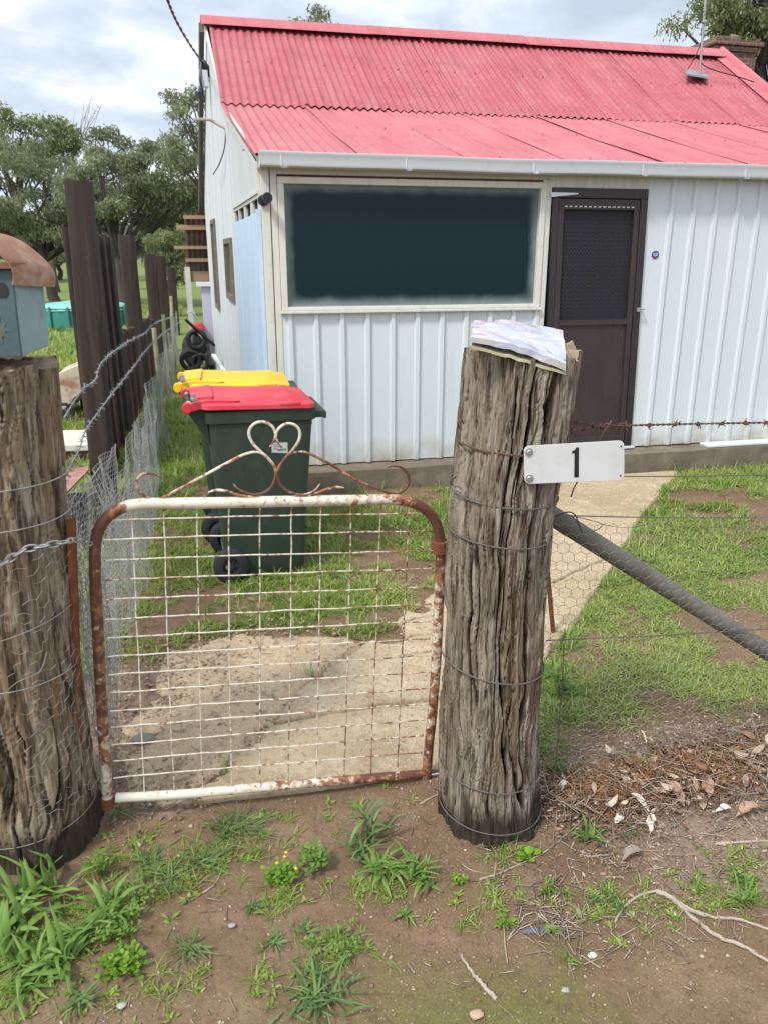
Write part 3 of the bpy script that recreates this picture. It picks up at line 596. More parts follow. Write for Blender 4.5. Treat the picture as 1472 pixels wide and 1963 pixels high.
def build_chimney():
    m = bpy.data.materials.new('old_brick'); m.use_nodes = True; nt = m.node_tree; N = nt.nodes.new; L = nt.links.new; bs = nt.nodes['Principled BSDF']; bs.inputs['Roughness'].default_value = .9
    tc = N('ShaderNodeTexCoord'); mp = N('ShaderNodeMapping'); L(tc.outputs['Object'], mp.inputs[0]); mp.inputs['Rotation'].default_value = (R(90), 0, 0)
    br = N('ShaderNodeTexBrick'); L(mp.outputs[0], br.inputs[0]); br.inputs['Scale'].default_value = 4.2; br.inputs['Color1'].default_value = (.20, .075, .045, 1); br.inputs['Color2'].default_value = (.12, .055, .04, 1); br.inputs['Mortar'].default_value = (.20, .17, .14, 1); br.inputs['Mortar Size'].default_value = .03
    nz = N('ShaderNodeTexNoise'); nz.inputs['Scale'].default_value = 5; L(tc.outputs['Object'], nz.inputs[0]); mr = N('ShaderNodeMapRange'); L(nz.outputs['Fac'], mr.inputs[0]); mr.inputs[1].default_value = .45; mr.inputs[2].default_value = .7; mr.inputs[4].default_value = .75
    mx = N('ShaderNodeMix'); mx.data_type = 'RGBA'; L(mr.outputs[0], mx.inputs[0]); L(br.outputs[0], mx.inputs[6]); mx.inputs[7].default_value = (.10, .08, .065, 1); L(mx.outputs[2], bs.inputs['Base Color'])
    mb = MB(); a = V(1368, 75, 10.9); u0 = a[0]; u1 = V(1452, 85, 10.9)[0]; z1 = 4.50
    mb.box((u0 + .05, 10.9, 2.6), (u1, 11.5, z1 - .14))
    rr = random.Random(4); z = z1 - .138
    for k, (ex, h) in enumerate(((.03, .07), (.06, .07), (.02, .05))):
        x = u0 + .05 - ex
        while x < u1 + ex: 
            w = .22; 
            if not (k == 2 and rr.random() < .35): mb.box((x, 10.9 - ex - rr.random() * .01, z), (min(x + w, u1 + ex), 11.5 + ex, z + h - .004 - rr.random() * .01))
            x += w + .008
        z += h
    c = obj('chimney', mb, m, house)
    mb = MB(); mb.tube([(u0 + .45, 11.2, z1 + .02), (u0 + .46, 11.2, z1 + .10), (u0 + .44, 11.2, z1 + .12)], [.15, .14, .05], 14); obj('chimney_pot', mb, M['slab'], c)
build_chimney()

# ================================================================= LOG POSTS
def log_post(name, label, spine, seed, top_fn, nth=340, nz=560, deep=1.0, mk='log'):
    """spine: (u, v, z, r) from bottom up"""
    S = np.array(spine); zt = np.linspace(0, 1, nz); th = np.linspace(0, 2 * np.pi, nth, endpoint=False)
    zz = S[0, 2] + (S[-1, 2] - S[0, 2]) * zt; cx, cy, rr = [np.interp(zz, S[:, 2], S[:, k]) for k in (0, 1, 3)]
    T, Z = np.meshgrid(th, zz); c, s = np.cos(T), np.sin(T)
    wob = .30 * fbm(c * 1.2, s * 1.2, Z * 3.0, 3, seed + 50) + .07 * fbm(c * 4, s * 4, Z * 12, 2, seed + 57)           # grain wander
    c2, s2 = np.cos(T + wob), np.sin(T + wob)
    rad = 1 + .06 * fbm(c * 1.1, s * 1.1, Z * .9, 3, seed)
    ridge = 1 - np.abs(fbm(c2 * 4.0, s2 * 4.0, Z * 1.3, 3, seed + 2)) * 7.5
    deepc = np.clip(ridge * 1.25, 0, 1) ** 4 * sstep(-.10, .25, fbm(c * 1.5, s * 1.5, Z * 1.4, 2, seed + 3))
    med = np.clip(1 - np.abs(fbm(c2 * 8, s2 * 8, Z * 2.2, 2, seed + 4)) * 8, 0, 1) ** 2 * sstep(-.2, .3, fbm(c * 3, s * 3, Z * 3, 2, seed + 5))
    fine = np.clip(1 - np.abs(fbm(c2 * 22, s2 * 22, Z * 5, 2, seed + 6)) * 4.5, 0, 1) ** 2
    foot = .15 + .85 * sstep(.02, .14, Z + .03 * fbm(c * 2, s * 2, 0, 2, seed + 70)); deepc = deepc * foot; med = med * foot; fine = fine * foot
    plates = fbm(c2 * 5, s2 * 5, Z * 1.6, 3, seed + 7)
    flake = sstep(.10, .16, plates) * .008 + sstep(-.22, -.16, plates) * .006
    R_ = rr[:, None] * rad + flake - deep * .025 * deepc - .013 * med - .005 * fine + .006 * fbm(c2 * 14, s2 * 12, Z * 6, 3, seed + 8)
    X = cx[:, None] + R_ * c; Y = cy[:, None] + R_ * s
    Zv = Z + np.interp(zt, [.8, 1], [0, 1])[:, None] * top_fn(c, s)
    crack = np.clip(deepc * 1.0 + med * .55 + fine * .20, 0, 1); damp = sstep(.26, .0, Z + .06 * fbm(c * 3, s * 3, Z * 5, 3, seed + 9))
    a = (np.arange(nz - 1)[:, None] * nth + np.arange(nth)[None]); b = (np.arange(nz - 1)[:, None] * nth + (np.arange(nth)[None] + 1) % nth)
    q = np.stack([a, b, b + nth, a + nth], -1).reshape(-1, 4)
    t = thing(name, label, 'post', (S[0, 0], S[0, 1], 0))
    npmesh('log', np.stack([X.ravel(), Y.ravel(), Zv.ravel()], 1), q, M[mk], t, smooth=True, attrs=dict(crack=crack.ravel(), damp=damp.ravel()))
    m = 26; f = np.linspace(1, 0, m)[:, None]; xe, ye, ze = X[-1], Y[-1], Zv[-1]; ce = np.array([xe.mean(), ye.mean()])
    Xc = ce[0] + (xe - ce[0])[None] * f; Yc = ce[1] + (ye - ce[1])[None] * f
    Zc = ze[None] * f + ze.mean() * (1 - f) + .008 * fbm(Xc * 30, Yc * 30, 0, 3, seed + 12) * np.minimum(1, (1 - f) * 6) - .012 * np.minimum(1, (1 - f) * 10) * sstep(.1, .3, fbm(Xc * 9, Yc * 60, 0, 2, seed + 13))
    a = (np.arange(m - 1)[:, None] * nth + np.arange(nth)[None]); b = (np.arange(m - 1)[:, None] * nth + (np.arange(nth)[None] + 1) % nth)
    npmesh('cut_top', np.stack([Xc.ravel(), Yc.ravel(), Zc.ravel()], 1), np.stack([a, b, b + nth, a + nth], -1).reshape(-1, 4), M['log_top'], t, smooth=True)
    return t
RP = [(.782, 1.885, -.12, .146), (.780, 1.885, .0, .144), (.770, 1.885, .112, .139), (.762, 1.885, .476, .134), (.761, 1.885, .645, .131), (.763, 1.885, .96, .129), (.778, 1.885, 1.107, .132), (.806, 1.89, 1.430, .136)]
def rp_at(z): a = np.array(RP); return [float(np.interp(z, a[:, 2], a[:, k])) for k in (0, 1, 3)]
log_post('gate_post', 'thick cracked grey log post right of the gate, mail lying on top', RP, 100,
         lambda c, s: -.012 + .016 * sstep(.55, .95, c) - .02 * vn(c * 6, s * 6, 0, 3) * sstep(.3, .6, c) - .01 * c)
LP = [(-.565, 2.12, -.12, .19), (-.575, 2.12, .1, .185), (-.575, 2.12, .5, .182), (-.555, 2.12, 1.0, .185), (-.525, 2.12, 1.40, .178)]
def lp_at(z): a = np.array(LP); return [float(np.interp(z, a[:, 2], a[:, k])) for k in (0, 1, 3)]
log_post('gate_post', 'thick brown log post left of the gate, carrying the teal letterbox', LP, 300,
         lambda c, s: .012 * vn(c * 3, s * 3, 0, 8) - .006 * np.abs(vn(c * 9, s * 9, 0, 9)), mk='log_brown')

# rusty star picket beside the left post
t = thing('star_picket', 'rusty brown steel picket standing against the left log post', 'picket', (-.36, 2.06, 0))
a = V(134, 985, 2.06); b = V(172, 1640, 2.06); m = MB(); m.beam((a[0], 2.06, 1.0), (b[0] - .018, 2.06, -.02), .020, .008, (0, 1, 0)); m.beam((a[0] + .006, 2.072, 1.0), (b[0] - .012, 2.072, -.02), .008, .028, (0, 1, 0)); obj('picket', m, M['rust'], t)

# ---------------------------------------------------------------- number plate
def build_sign():
    vv = 1.728; c = [V(1005, 928, vv), V(1192, 918, vv), V(1192, 842, vv), V(1004, 855, vv)]
    bl, br, tr, tl = [Vector(p) for p in c]; tw = -.012
    def P(s, t, off=0):
        p = bl * (1 - s) * (1 - t) + br * s * (1 - t) + tr * s * t + tl * (1 - s) * t; return (p.x, p.y - off + tw * s, p.z)
    W, Hh = (br - bl).length, (tl - bl).length
    r = .014; pts = []
    for (cs, ct, a0) in ((1 - r / W, r / Hh, -90), (1 - r / W, 1 - r / Hh, 0), (r / W, 1 - r / Hh, 90), (r / W, r / Hh, 180)):
        for k in range(7): a = R(a0 + 15 * k); pts.append(P(cs + r / W * math.cos(a), ct + r / Hh * math.sin(a)))
    t = thing('number_plate', 'white house number plate reading 1 bolted to the log post', 'sign', (bl.x, bl.y, bl.z))
    m = MB(); m.prism(pts, (0, .003, 0)); obj('plate', m, M['white'], t, bevel=.0006)
    # numeral: stem and flag drawn at pixel scale
    def q(px, py): s = (px - 1004.5) / 187.5; tt = ((928 - 10 * s) - py) / (73 + 3 * s); return P(s, tt, .0012)
    m = MB(); m.prism([q(1096.5, 913.5), q(1104.8, 913), q(1105.5, 856), q(1101.5, 856.4), q(1099.5, 858.7), q(1097.6, 864.5)], (0, .0014, 0))
    m.prism([q(1097.0, 866.6), q(1099.4, 858.9), q(1097.5, 861.5), q(1093.0, 863.4), q(1093.0, 868.4)], (0, .0014, 0)); obj('numeral', m, M['black'], t)
    for (s, tt) in ((.045, .84), (.045, .15)):
        m = MB(); p = Vector(P(s, tt)); m.tube([p + Vector((0, .02, 0)), p + Vector((0, -.002, 0)), p + Vector((0, -.005, 0))], [.0075, .0075, .005], 12); m.tube([p + Vector((0, 0, 0)), p + Vector((0, -.003, 0))], .010, 14); obj('bolt', m, M['steel'], t)
    for (s, tt) in ((.965, .86), (.96, .12)): m = MB(); p = Vector(P(s, tt, .0012)); m.tube([p, p + Vector((0, .001, 0))], .0024, 8); obj('bolt_hole', m, M['black'], t)
build_sign()

# ---------------------------------------------------------------- mail on the post
def build_mail():
    n, k = 44, 26; rr = 4
    TL, TR, BR, BL = V(904, 614, 1.96), V(1077, 632, 1.96), V(1086, 686, 1.74), V(901, 642, 1.745)
    def top(s, t):
        p = [(TL[i] * (1 - s) + TR[i] * s) * t + (BL[i] * (1 - s) + BR[i] * s) * (1 - t) for i in range(3)]
        z = p[2] + .010 * math.sin(math.pi * s) + .006 * float(fbm(s * 5, t * 4, 0, 3, 7)) - .012 * (1 - t) ** 2 * (.3 + s)
        return p[0] + .004 * float(vn(t * 7, 2, 0, 5)) * (s < .05 or s > .95), p[1] + .003 * float(vn(s * 9, 3, 0, 6)), z
    m = MB(); pts = [top(i / (n - 1), j / (k - 1)) for j in range(k) for i in range(n)]; m.grid(pts, n, k)
    low = [(x, y, z - .014 - .003 * math.sin(9 * x)) for x, y, z in pts]; m.grid(low, n, k)
    for j in (0, k - 1):
        m.grid([pts[j * n + i] for i in range(n)] + [low[j * n + i] for i in range(n)], n, 2)
    for i in (0, n - 1): m.grid([pts[j * n + i] for j in range(k)] + [low[j * n + i] for j in range(k)], k, 2)
    t = thing('mail_bundle', 'folded catalogues in clear plastic lying on the right log post', 'mail', tuple(low[0]))
    pm = mat('catalogue_paper', (.50, .49, .50), .30, [((.36, .40, .60), (6, 26, 26), .44, .56, .8), ((.62, .55, .32), (3, 12, 14), .50, .60, .85), ((.62, .62, .62), (10, 60, 60), .54, .62, .8), ((.30, .42, .30), (30, 120, 120), .66, .72, .6)], [(60, .35, .004)], coat=.6)
    obj('catalogue', m, pm, t, smooth=True)
    m = MB(); ly = [(x * 1.0 + .003, y + .004, z - .019 - .009 * math.sin(math.pi * (i % n) / n)) for i, (x, y, z) in enumerate(pts)]; m.grid(ly, n, k); l2 = [(x, y, z - .007) for x, y, z in ly]; m.grid(l2, n, k); m.grid(ly[:n] + l2[:n], n, 2)
    m.grid([ly[j * n + n - 1] for j in range(k)] + [l2[j * n + n - 1] for j in range(k)], k, 2)
    obj('lower_leaf', m, mat('cream_page', (.46, .44, .27), .35, [((.30, .32, .16), (8, 40, 60), .5, .62, .6), ((.7, .68, .6), (20, 80, 90), .58, .68, .7)], coat=.5), t, smooth=True)
build_mail()

# ---------------------------------------------------------------- letterbox
def build_letterbox():
    base = V(41, 684, 1.99); bx, by, bz = base; ang = R(-4); t = thing('letterbox', 'teal painted timber letterbox with a curved rusty iron roof', 'letterbox', (bx, by, bz))
    ca, sa = math.cos(ang), math.sin(ang)
    def P(x, y, z): return (bx + x * ca - y * sa, by + x * sa + y * ca, bz + z)
    w, d, h = .24, .22, .195
    fr = [P(-w, 0, 0), P(0, 0, 0), P(.005, 0, h), P(-w - .005, 0, h)]
    # front board with a slot
    m = MB(); sl = [(-.055, .135), (-.015, .135), (-.008, .145), (-.008, .158), (-.015, .167), (-.20, .167), (-.207, .158), (-.207, .145), (-.20, .135)]
    m.prism(fr, ((-sa) * .012, ca * .012, 0)); front = obj('front_board', m, M['letterbox'], t, bevel=.002)
    m = MB(); m.prism([P(x, -.0022, z) for x, z in sl], (0, .002, 0)); obj('slot', m, M['dark'], front)
    m = MB(); m.prism([P(0, .012, 0), P(.012, d, .002), P(.012 + .006, d, h - .004), P(.006, .012, h)], (-.012, 0, 0)); obj('side_board', m, M['letterside'], t, bevel=.002)
    m = MB(); m.prism([P(-w, .012, 0), P(-w, d, 0), P(-w, d, h), P(-w, .012, h)], (.012, 0, 0)); m.prism([P(-w, d, 0), P(0, d, 0), P(0, d, h), P(-w, d, h)], (0, .01, 0)); m.prism([P(-w, .012, .001), P(0, .012, .001), P(0, d, .001), P(-w, d, .001)], (0, 0, .01)); obj('back_board', m, M['letterside'], t)
    m = MB(); m.prism([P(-w - .02, -.015, h + .001), P(.012, -.015, h + .001), P(.022, d + .01, h - .004), P(-w - .02, d + .01, h - .004)], (0, 0, .016)); obj('top_board', m, mat('rusty_brown_board', (.20, .10, .06), .85, [((.32, .20, .13), 18, .5, .7, .6)]), t, bevel=.002)
    # curved roof: half barrel, slightly skewed
    m = MB(); na, nd = 30, 8; r = .135; cx = .012 - r; pts = []; pts2 = []
    for j in range(nd):
        y = -.02 + (d + .05) * j / (nd - 1)
        for i in range(na + 1):
            a = R(-6 + 192 * i / na); sk = .028 * j / (nd - 1)
            x = cx + (r + .004 * math.sin(6 * a)) * math.cos(a) + sk; z = h - .022 + (r * .80) * math.sin(a) - .014 * (j / (nd - 1)) * math.cos(a); pts.append(P(x, y, z)); pts2.append(P(cx + sk + (x - cx - sk) * .985, y, z - .003 if a > .3 else z))
    m.grid(pts, na + 1, nd); m.grid(pts2, na + 1, nd); m.grid(pts[:na + 1] + pts2[:na + 1], na + 1, 2)
    obj('curved_roof', m, M['rust_roof'], t, smooth=True)
    m = MB(); m.beam(P(-.085, .01, h + .015), P(-.085, .01, h + .12), .008, .008, (0, 1, 0)); obj('roof_strut', m, M['rust'], t)
    # painted sun motif, nearly worn off
    m = MB(); c = P(-.045, -.0022, .062)
    for k in range(10):
        a = 2 * math.pi * k / 10; b = a + .30; m.prism([(c[0] + .018 * math.cos(a - .25), c[1], c[2] + .018 * math.sin(a - .25)), (c[0] + .034 * math.cos(a), c[1], c[2] + .034 * math.sin(a)), (c[0] + .018 * math.cos(a + .25), c[1], c[2] + .018 * math.sin(a + .25))], (0, .002, 0))
    m.prism([(c[0] + .019 * math.cos(2 * math.pi * k / 18), c[1] - .0004, c[2] + .019 * math.sin(2 * math.pi * k / 18)) for k in range(18)], (0, .002, 0))
    obj('sun_motif', m, mat('worn_ochre', (.12, .12, .085), .85, [((.085, .145, .16), 40, .42, .58, .9)]), front)
build_letterbox()

# ================================================================= GATE
GV = 2.10
def g(px, py): return V(px, py, GV)
def gz(zx, zy): return g(150 + zx * .5095, 780 + zy * .5095)
def build_gate():
    t = thing('garden_gate', 'low scrollwork gate of flaking cream pipe and mesh, rusting, closed', 'gate', g(520, 1515))
    def rusty_tube(name, path, r, prof, n=12, m_=M['cream_rust'], sub=5):
        P = smooth_path(path, sub); mb = MB(); N_ = len(P); rs = [r * (1 + .03 * float(vn(i * .5, 1, 0, 5))) for i in range(N_)]; mb.tube(P, rs, n)
        mb.at['rust'] = [float(np.interp(i // n / (N_ - 1), *zip(*prof))) for i in range(N_ * n)]; return obj(name, mb, m_, t, smooth=True)
    rusty_tube('frame', [g(*p) for p in [(207, 1545), (203, 1480), (198, 1400), (192, 1300), (187, 1200), (183, 1120), (182, 1070), (184, 1035), (193, 1008), (210, 988), (235, 973), (270, 966), (320, 965), (400, 964), (500, 962), (600, 960), (680, 959), (750, 957), (785, 962), (812, 974), (832, 995), (842, 1025), (845, 1060), (842, 1130), (839, 1200), (835, 1280), (829, 1360), (822, 1430), (817, 1492)]], .0158,
               [(0, .42), (.06, .52), (.12, .60), (.20, .64), (.30, .68), (.345, .60), (.37, .40), (.40, .32), (.5, .36), (.60, .48), (.66, .62), (.735, .74), (.80, .56), (.86, .46), (.93, .54), (1, .58)])
    rusty_tube('bottom_rail', [g(*p) for p in [(222, 1530), (350, 1523), (500, 1510), (650, 1497), (812, 1484)]], .0145, [(0, .22), (.3, .34), (.7, .50), (1, .62)])
    A = [(252, 277), (314, 334), (377, 389), (439, 445), (499, 499), (559, 553), (615, 607), (673, 659), (730, 710), (784, 761)]
    hl = [425, 497, 576, 650, 723, 797, 867, 937, 1005, 1073, 1143, 1203, 1270, 1330, 1393]; hr = [397, 465, 540, 605, 675, 740, 803, 870, 933, 995, 1058, 1115, 1175, 1235, 1297]
    rr = random.Random(5)
    for k, (a, b) in enumerate(A):
        bow = rr.uniform(-2, 2); yb = 1526 - (b - 222) * .078; yt = 968 if 260 < a < 780 else 985
        P = [g(a + (b - a) * i / 14 + bow * math.sin(math.pi * i / 14) + rr.uniform(-.8, .8), yt + (yb - yt) * i / 14) for i in range(15)]
        rusty_tube('mesh_wire', P, .0022, [(0, .40 + .012 * k), (.5, .37 + .012 * k), (1, .41 + .012 * k)], 6, sub=2)
    for k, (a, b) in enumerate(zip(hl, hr)):
        xa = 92 + k * 2.9; xb = 1345 - k * 3.6 
        P = [gz(xa + (xb - xa) * i / 20, a + (b - a) * i / 20 - 8 * math.sin(math.pi * i / 20) * (.2 if k > 2 else .5) + rr.uniform(-1.8, 1.8)) for i in range(21)]
        P = [(p[0], p[1] - .005, p[2]) for p in P]
        rusty_tube('mesh_wire', P, .0022, [(0, .40 + .1 * (k == 3)), (.5, .41), (1, .50)], 6, sub=2)
    sc = [[(722, 152), (735, 132), (743, 108), (735, 80), (712, 62), (682, 58), (655, 72), (643, 100), (655, 135), (682, 165), (715, 195), (740, 228), (744, 262), (730, 300), (700, 325), (660, 332), (620, 320), (595, 305), (583, 288)],
          [(765, 153), (750, 130), (743, 108), (752, 82), (780, 62), (812, 65), (832, 88), (830, 122), (808, 158), (775, 195), (750, 235), (752, 270), (770, 302), (805, 322), (848, 328), (888, 312), (910, 286)],
          [(715, 195), (700, 180), (670, 170), (640, 174), (600, 190), (520, 233), (430, 282), (340, 330), (290, 352), (255, 342), (228, 318), (222, 285), (240, 260), (275, 256), (303, 266), (318, 282)],
          [(780, 190), (800, 176), (830, 170), (860, 173), (900, 190), (960, 222), (1045, 275), (1120, 306), (1190, 328), (1225, 318), (1244, 290), (1238, 255), (1215, 233), (1185, 228), (1163, 235)],
          [(490, 320), (520, 312), (560, 316), (600, 330), (650, 338), (700, 340)], [(800, 340), (850, 336), (890, 326), (930, 310), (970, 301), (1000, 303)]]
    pf = [[(0, .5), (.5, .36), (.75, .62), (.85, .7), (1, .5)], [(0, .5), (.4, .36), (.6, .6), (.8, .6), (1, .45)], [(0, .45), (.3, .4), (.6, .55), (1, .5)], [(0, .45), (.4, .55), (.7, .72), (1, .70)], [(0, .4), (1, .62)], [(0, .6), (1, .5)]]
    for k, s in enumerate(sc):
        P = [gz(*p) for p in s]; off = (.006, -.006, 0, .002, -.003, -.003)[k]; P = [(p[0], p[1] + off, p[2] + (.004 if k > 1 and i > 8 else 0)) for i, p in enumerate(P)]
        Q = smooth_path(P, 5); n = len(Q); mb = MB(); mb.tube(Q, [.0041 * min(1, .45 + 3 * min(i, n - 1 - i) / n) for i in range(n)], 8)
        mb.at['rust'] = [float(np.interp(i // 8 / (n - 1), *zip(*pf[k]))) + .025 for i in range(n * 8)]; obj('scroll', mb, M['cream_rust'], t, smooth=True)
    # hinge band and bottom rod
    c = g(842, 1048); m = MB(); m.tube([(c[0], GV, c[2] - .019), (c[0], GV, c[2] + .019)], .0255, 18); m.box((c[0] + .015, GV - .012, c[2] - .013), (c[0] + .045, GV + .004, c[2] + .013)); h = obj('hinge_band', m, M['rust'], t, smooth=False, bevel=.002)
    m = MB(); m.tube([(c[0] + .035, GV - .03, c[2] + .002), (c[0] + .035, GV - .012, c[2] + .002)], .007, 6); obj('hinge_bolt', m, M['steel'], h)
    a = g(815, 1489); m = MB(); m.tube([(a[0], GV, a[2]), (a[0] + .05, GV, a[2] + .002)], .005); m.box((a[0] - .014, GV - .015, a[2] - .012), (a[0] + .006, GV + .015, a[2] + .012)); obj('hinge_rod', m, M['steel'], t)
    a = g(207, 1545); m = MB(); m.tube([(a[0], GV, a[2] - .004), (a[0], GV, a[2] + .03)], .019, 12); obj('foot_cap', m, M['rust'], t)
build_gate()

# ---------------------------------------------------------------- chain
def build_chain():
    px = [(-25, 1100), (10, 1078), (45, 1055), (75, 1048), (110, 1042), (140, 1036), (165, 1040), (182, 1050)]; vv = [1.93, 1.915, 1.91, 1.915, 1.93, 1.97, 2.04, 2.08]
    P = smooth_path([V(a, b, v) for (a, b), v in zip(px, vv)], 12); L = [0]
    for a, b in zip(P, P[1:]): L.append(L[-1] + (b - a).length)
    t = thing('gate_chain', 'galvanised chain looped round the left post and the gate frame', 'chain', tuple(P[0])); s = 0; k = 0; mb = MB()
    while s + .03 < L[-1]:
        i = max(j for j in range(len(L)) if L[j] <= s); i = min(i, len(P) - 2); c = P[i].lerp(P[i + 1], (s - L[i]) / max(L[i + 1] - L[i], 1e-6)); d = (P[i + 1] - P[i]).normalized()
        up = d.cross(Vector((0, 1, 0))).normalized(); sd = up if k % 2 else d.cross(up).normalized(); ring = []
        for q in range(13):
            a = 2 * math.pi * q / 12; ring.append(c + d * (.017 * math.cos(a) * (1.05)) + sd * (.008 * math.sin(a)))
        mb.tube(ring, .0022, 5, cap=False); s += .026; k += 1
    obj('chain_links', mb, M['wire'], t, smooth=True)
build_chain()

# ================================================================= WIRES
def barbed(P, mb, r=.0016, step=.10, seed=1, barb=.014):
    P = smooth_path(P, 14); L = [0]
    for a, b in zip(P, P[1:]): L.append(L[-1] + (b - a).length)
    n = max(int(L[-1] / .006), 4); Q = [[], []]; rr = random.Random(seed); nb = step * .5
    for i in range(n + 1):
        s = L[-1] * i / n; j = min(int(np.searchsorted(L, s, 'right')) - 1, len(P) - 2); j = max(j, 0); c = P[j].lerp(P[j + 1], (s - L[j]) / max(L[j + 1] - L[j], 1e-6)); d = (P[j + 1] - P[j]).normalized()
        x = d.orthogonal().normalized() if abs(d.z) > .95 else d.cross(Vector((0, 0, 1))).normalized(); y = d.cross(x)
        for k in (0, 1): a = s / .035 * 2 * math.pi + k * math.pi; Q[k].append(c + (x * math.cos(a) + y * math.sin(a)) * r * 1.05)
        if s > nb:
            nb += step * rr.uniform(.85, 1.15)
            for k in range(4):
                a = rr.uniform(0, 6.28); e = (x * math.cos(a) + y * math.sin(a)) * barb + d * rr.uniform(-.006, .006); mb.tube([c + d * .003 * k, c + e * .5 + d * .003 * k, c + e + d * .003 * k], [r, r * .9, r * .4], 4)
            for k in range(3): mb.tube([c + d * .003 * k + x * r * 2.6, c + d * (.003 * k + .001) + y * r * 2.6, c + d * (.003 * k + .002) - x * r * 2.6, c + d * (.003 * k + .003) - y * r * 2.6], r * .8, 4)
    for q in Q: mb.tube(q, r, 4)
def wrap(at, z, r_ex, wr, mb, tilt=0, a0=-200, a1=20, n=30, post_seed=0):
    P = []
    for i in range(n + 1):
        a = R(a0 + (a1 - a0) * i / n); zz = z + tilt * math.cos(a); u, v, r = at(zz); P.append((u + (r + r_ex + .009) * math.cos(a), v + (r + r_ex + .009) * math.sin(a), zz - .012 * math.sin(-a) * .6))
    mb.tube(P, wr, 5); return P
def hexnet(nu, nv, cell):
    """edges of a hexagonal net in (s,t) space, s across in cells"""
    A, B = [], []; w = cell; h = cell * .86
    for j in range(nv):
        for i in range(nu):
            x = (i + .5 * (j % 2)) * w; y = j * h; p0 = (x, y + h * .3); p1 = (x + w / 2, y); p2 = (x + w, y + h * .3); p3 = (x, y + h * .3 + h * .4 * 1.7)
            A += [p0, p1, p0]; B += [p1, p2, (x, y + h)]
    return np.array(A), np.array(B)
def build_right_fence():
    t = thing('wire_fence', 'rusty barbed and plain wire fence with netting right of the number plate post', 'fence', (1.0, 1.95, 0))
    FVV = 1.95
    m = MB(); a = V(1075, 832, 1.87); P = [a, V(1095, 826, 1.9), V(1140, 820, FVV), V(1200, 816, FVV), V(1300, 813, FVV), V(1472, 810, FVV), V(1600, 808, FVV)]; barbed(P, m, .0019, .075, 3, .015)
    P = [V(1088, 806, 1.95), V(1120, 812, FVV), V(1150, 818, 1.945), V(1165, 812, FVV), V(1180, 822, FVV), V(1190, 812, FVV), V(1205, 818, FVV)]; barbed(P, m, .0017, .03, 4, .013)
    m.tube([V(1172, 806, 1.94), V(1164, 818, 1.935), V(1150, 840, 1.94), V(1120, 900, 1.94), V(1100, 935, 1.935), V(1094, 953, 1.93)], .0022, 5)
    wrap(rp_at, 1.190, .004, .0028, m, -.006, -185, 15); u, v, r = rp_at(1.19)
    m.tube([V(880, 822, 1.86), V(876, 808, 1.85), V(884, 804, 1.85), V(888, 812, 1.86)], .002, 5)
    obj('barbed_wire', m, M['wire_rust'], t, smooth=True)
    for k, (z, py0, pr) in enumerate(((1.052, 912, 910), (.945, 988, 992), (.505, 1228, 1206))):
        m = MB(); wrap(rp_at, (z if k < 2 else .555), .004, .0024, m, (-.01, -.012, -.02)[k], -190, 10)
        x0 = (1075, 1062, 1046)[k]; m.tube(smooth_path([V(x0, py0, 1.93), V((x0 + 1472) / 2, (py0 + pr) / 2 + 2, FVV), V(1472, pr, FVV), V(1620, pr - 4, FVV)], 5), .0019, 5); obj_split('strand', m, M['wire_dark'], t, smooth=True)
    m = MB(); wrap(rp_at, .205, .004, .0020, m, -.012, -190, 10); obj_split('strand', m, M['wire_dark'], t, smooth=True); m = MB(); wrap(rp_at, .065, .005, .0018, m, -.01, -200, 20); m.tube([V(868, 930, 1.86), V(862, 925, 1.84), V(875, 912, 1.8)], .002, 5); obj_split('strand', m, M['wire_dark'], t, smooth=True)
    # tangle on the brace top and loose ends
    m = MB(); m.tube(smooth_path([V(1064, 990, 1.93), V(1085, 982, 1.90), V(1100, 985, 1.89), V(1108, 1000, 1.89), V(1115, 1022, 1.91), V(1106, 1002, 1.93), V(1092, 988, 1.95), V(1075, 998, 1.93)], 6), .002, 5); m.tube(smooth_path([V(1100, 990, 1.92), V(1130, 997, 1.93), V(1152, 1004, 1.93), V(1150, 1012, 1.93), V(1134, 1020, 1.93)], 5), .0014, 4)
    m.tube(smooth_path([V(1150, 1004, 1.94), V(1200, 1012, 1.95), V(1260, 1004, 1.95), V(1330, 1012, 1.95), V(1472, 1008, 1.95)], 5), .0009, 4); m.tube([V(1080, 1236, 1.95), V(1078, 1300, 1.95), V(1070, 1400, 1.95), V(1062, 1500, 1.95)], .0017, 4); obj_split('loose_wire', m, M['wire_dark'], t, smooth=True)
    # netting
    A, B = hexnet(34, 30, .037)
    def mp(p):
        s, y = p[:, 0], p[:, 1]; u = .93 + s; top = .935 - .02 * np.sin(s * 5) - .025 * s; z = top - y * (.90) ; v = 1.95 - .012 + .016 * fbm(s * 4, y * 4, 0, 2, 5) + .03 * sstep(.75, 1.0, y)
        below = np.clip(.03 - z, 0, 1); v = v + below * .95 + sstep(.2, 0, z) * .02; z = np.where(z < .03, .03 - below * .12, z); u = u + .006 * fbm(s * 9, y * 9, 0, 2, 6); return np.stack([u, v, np.maximum(z, .012)], 1)
    vv, q = edges_tubes(mp(A), mp(B), .00075); npmesh('netting', vv, q, M['net_r'], t)
    # brace
    a, b = V(1052, 985, 1.985), V(1472, 1250, 1.985); a, b = Vector(a), Vector(b); d = (b - a); e = a + d * 1.75
    t2 = thing('brace_pipe', 'grey weathered pipe bracing the number plate post down to the right', 'brace', tuple(a)); m = MB(); m.tube([a - d * .03, a + d * .5, e], .029, 20); obj('pipe', m, M['brace'], t2, smooth=True)
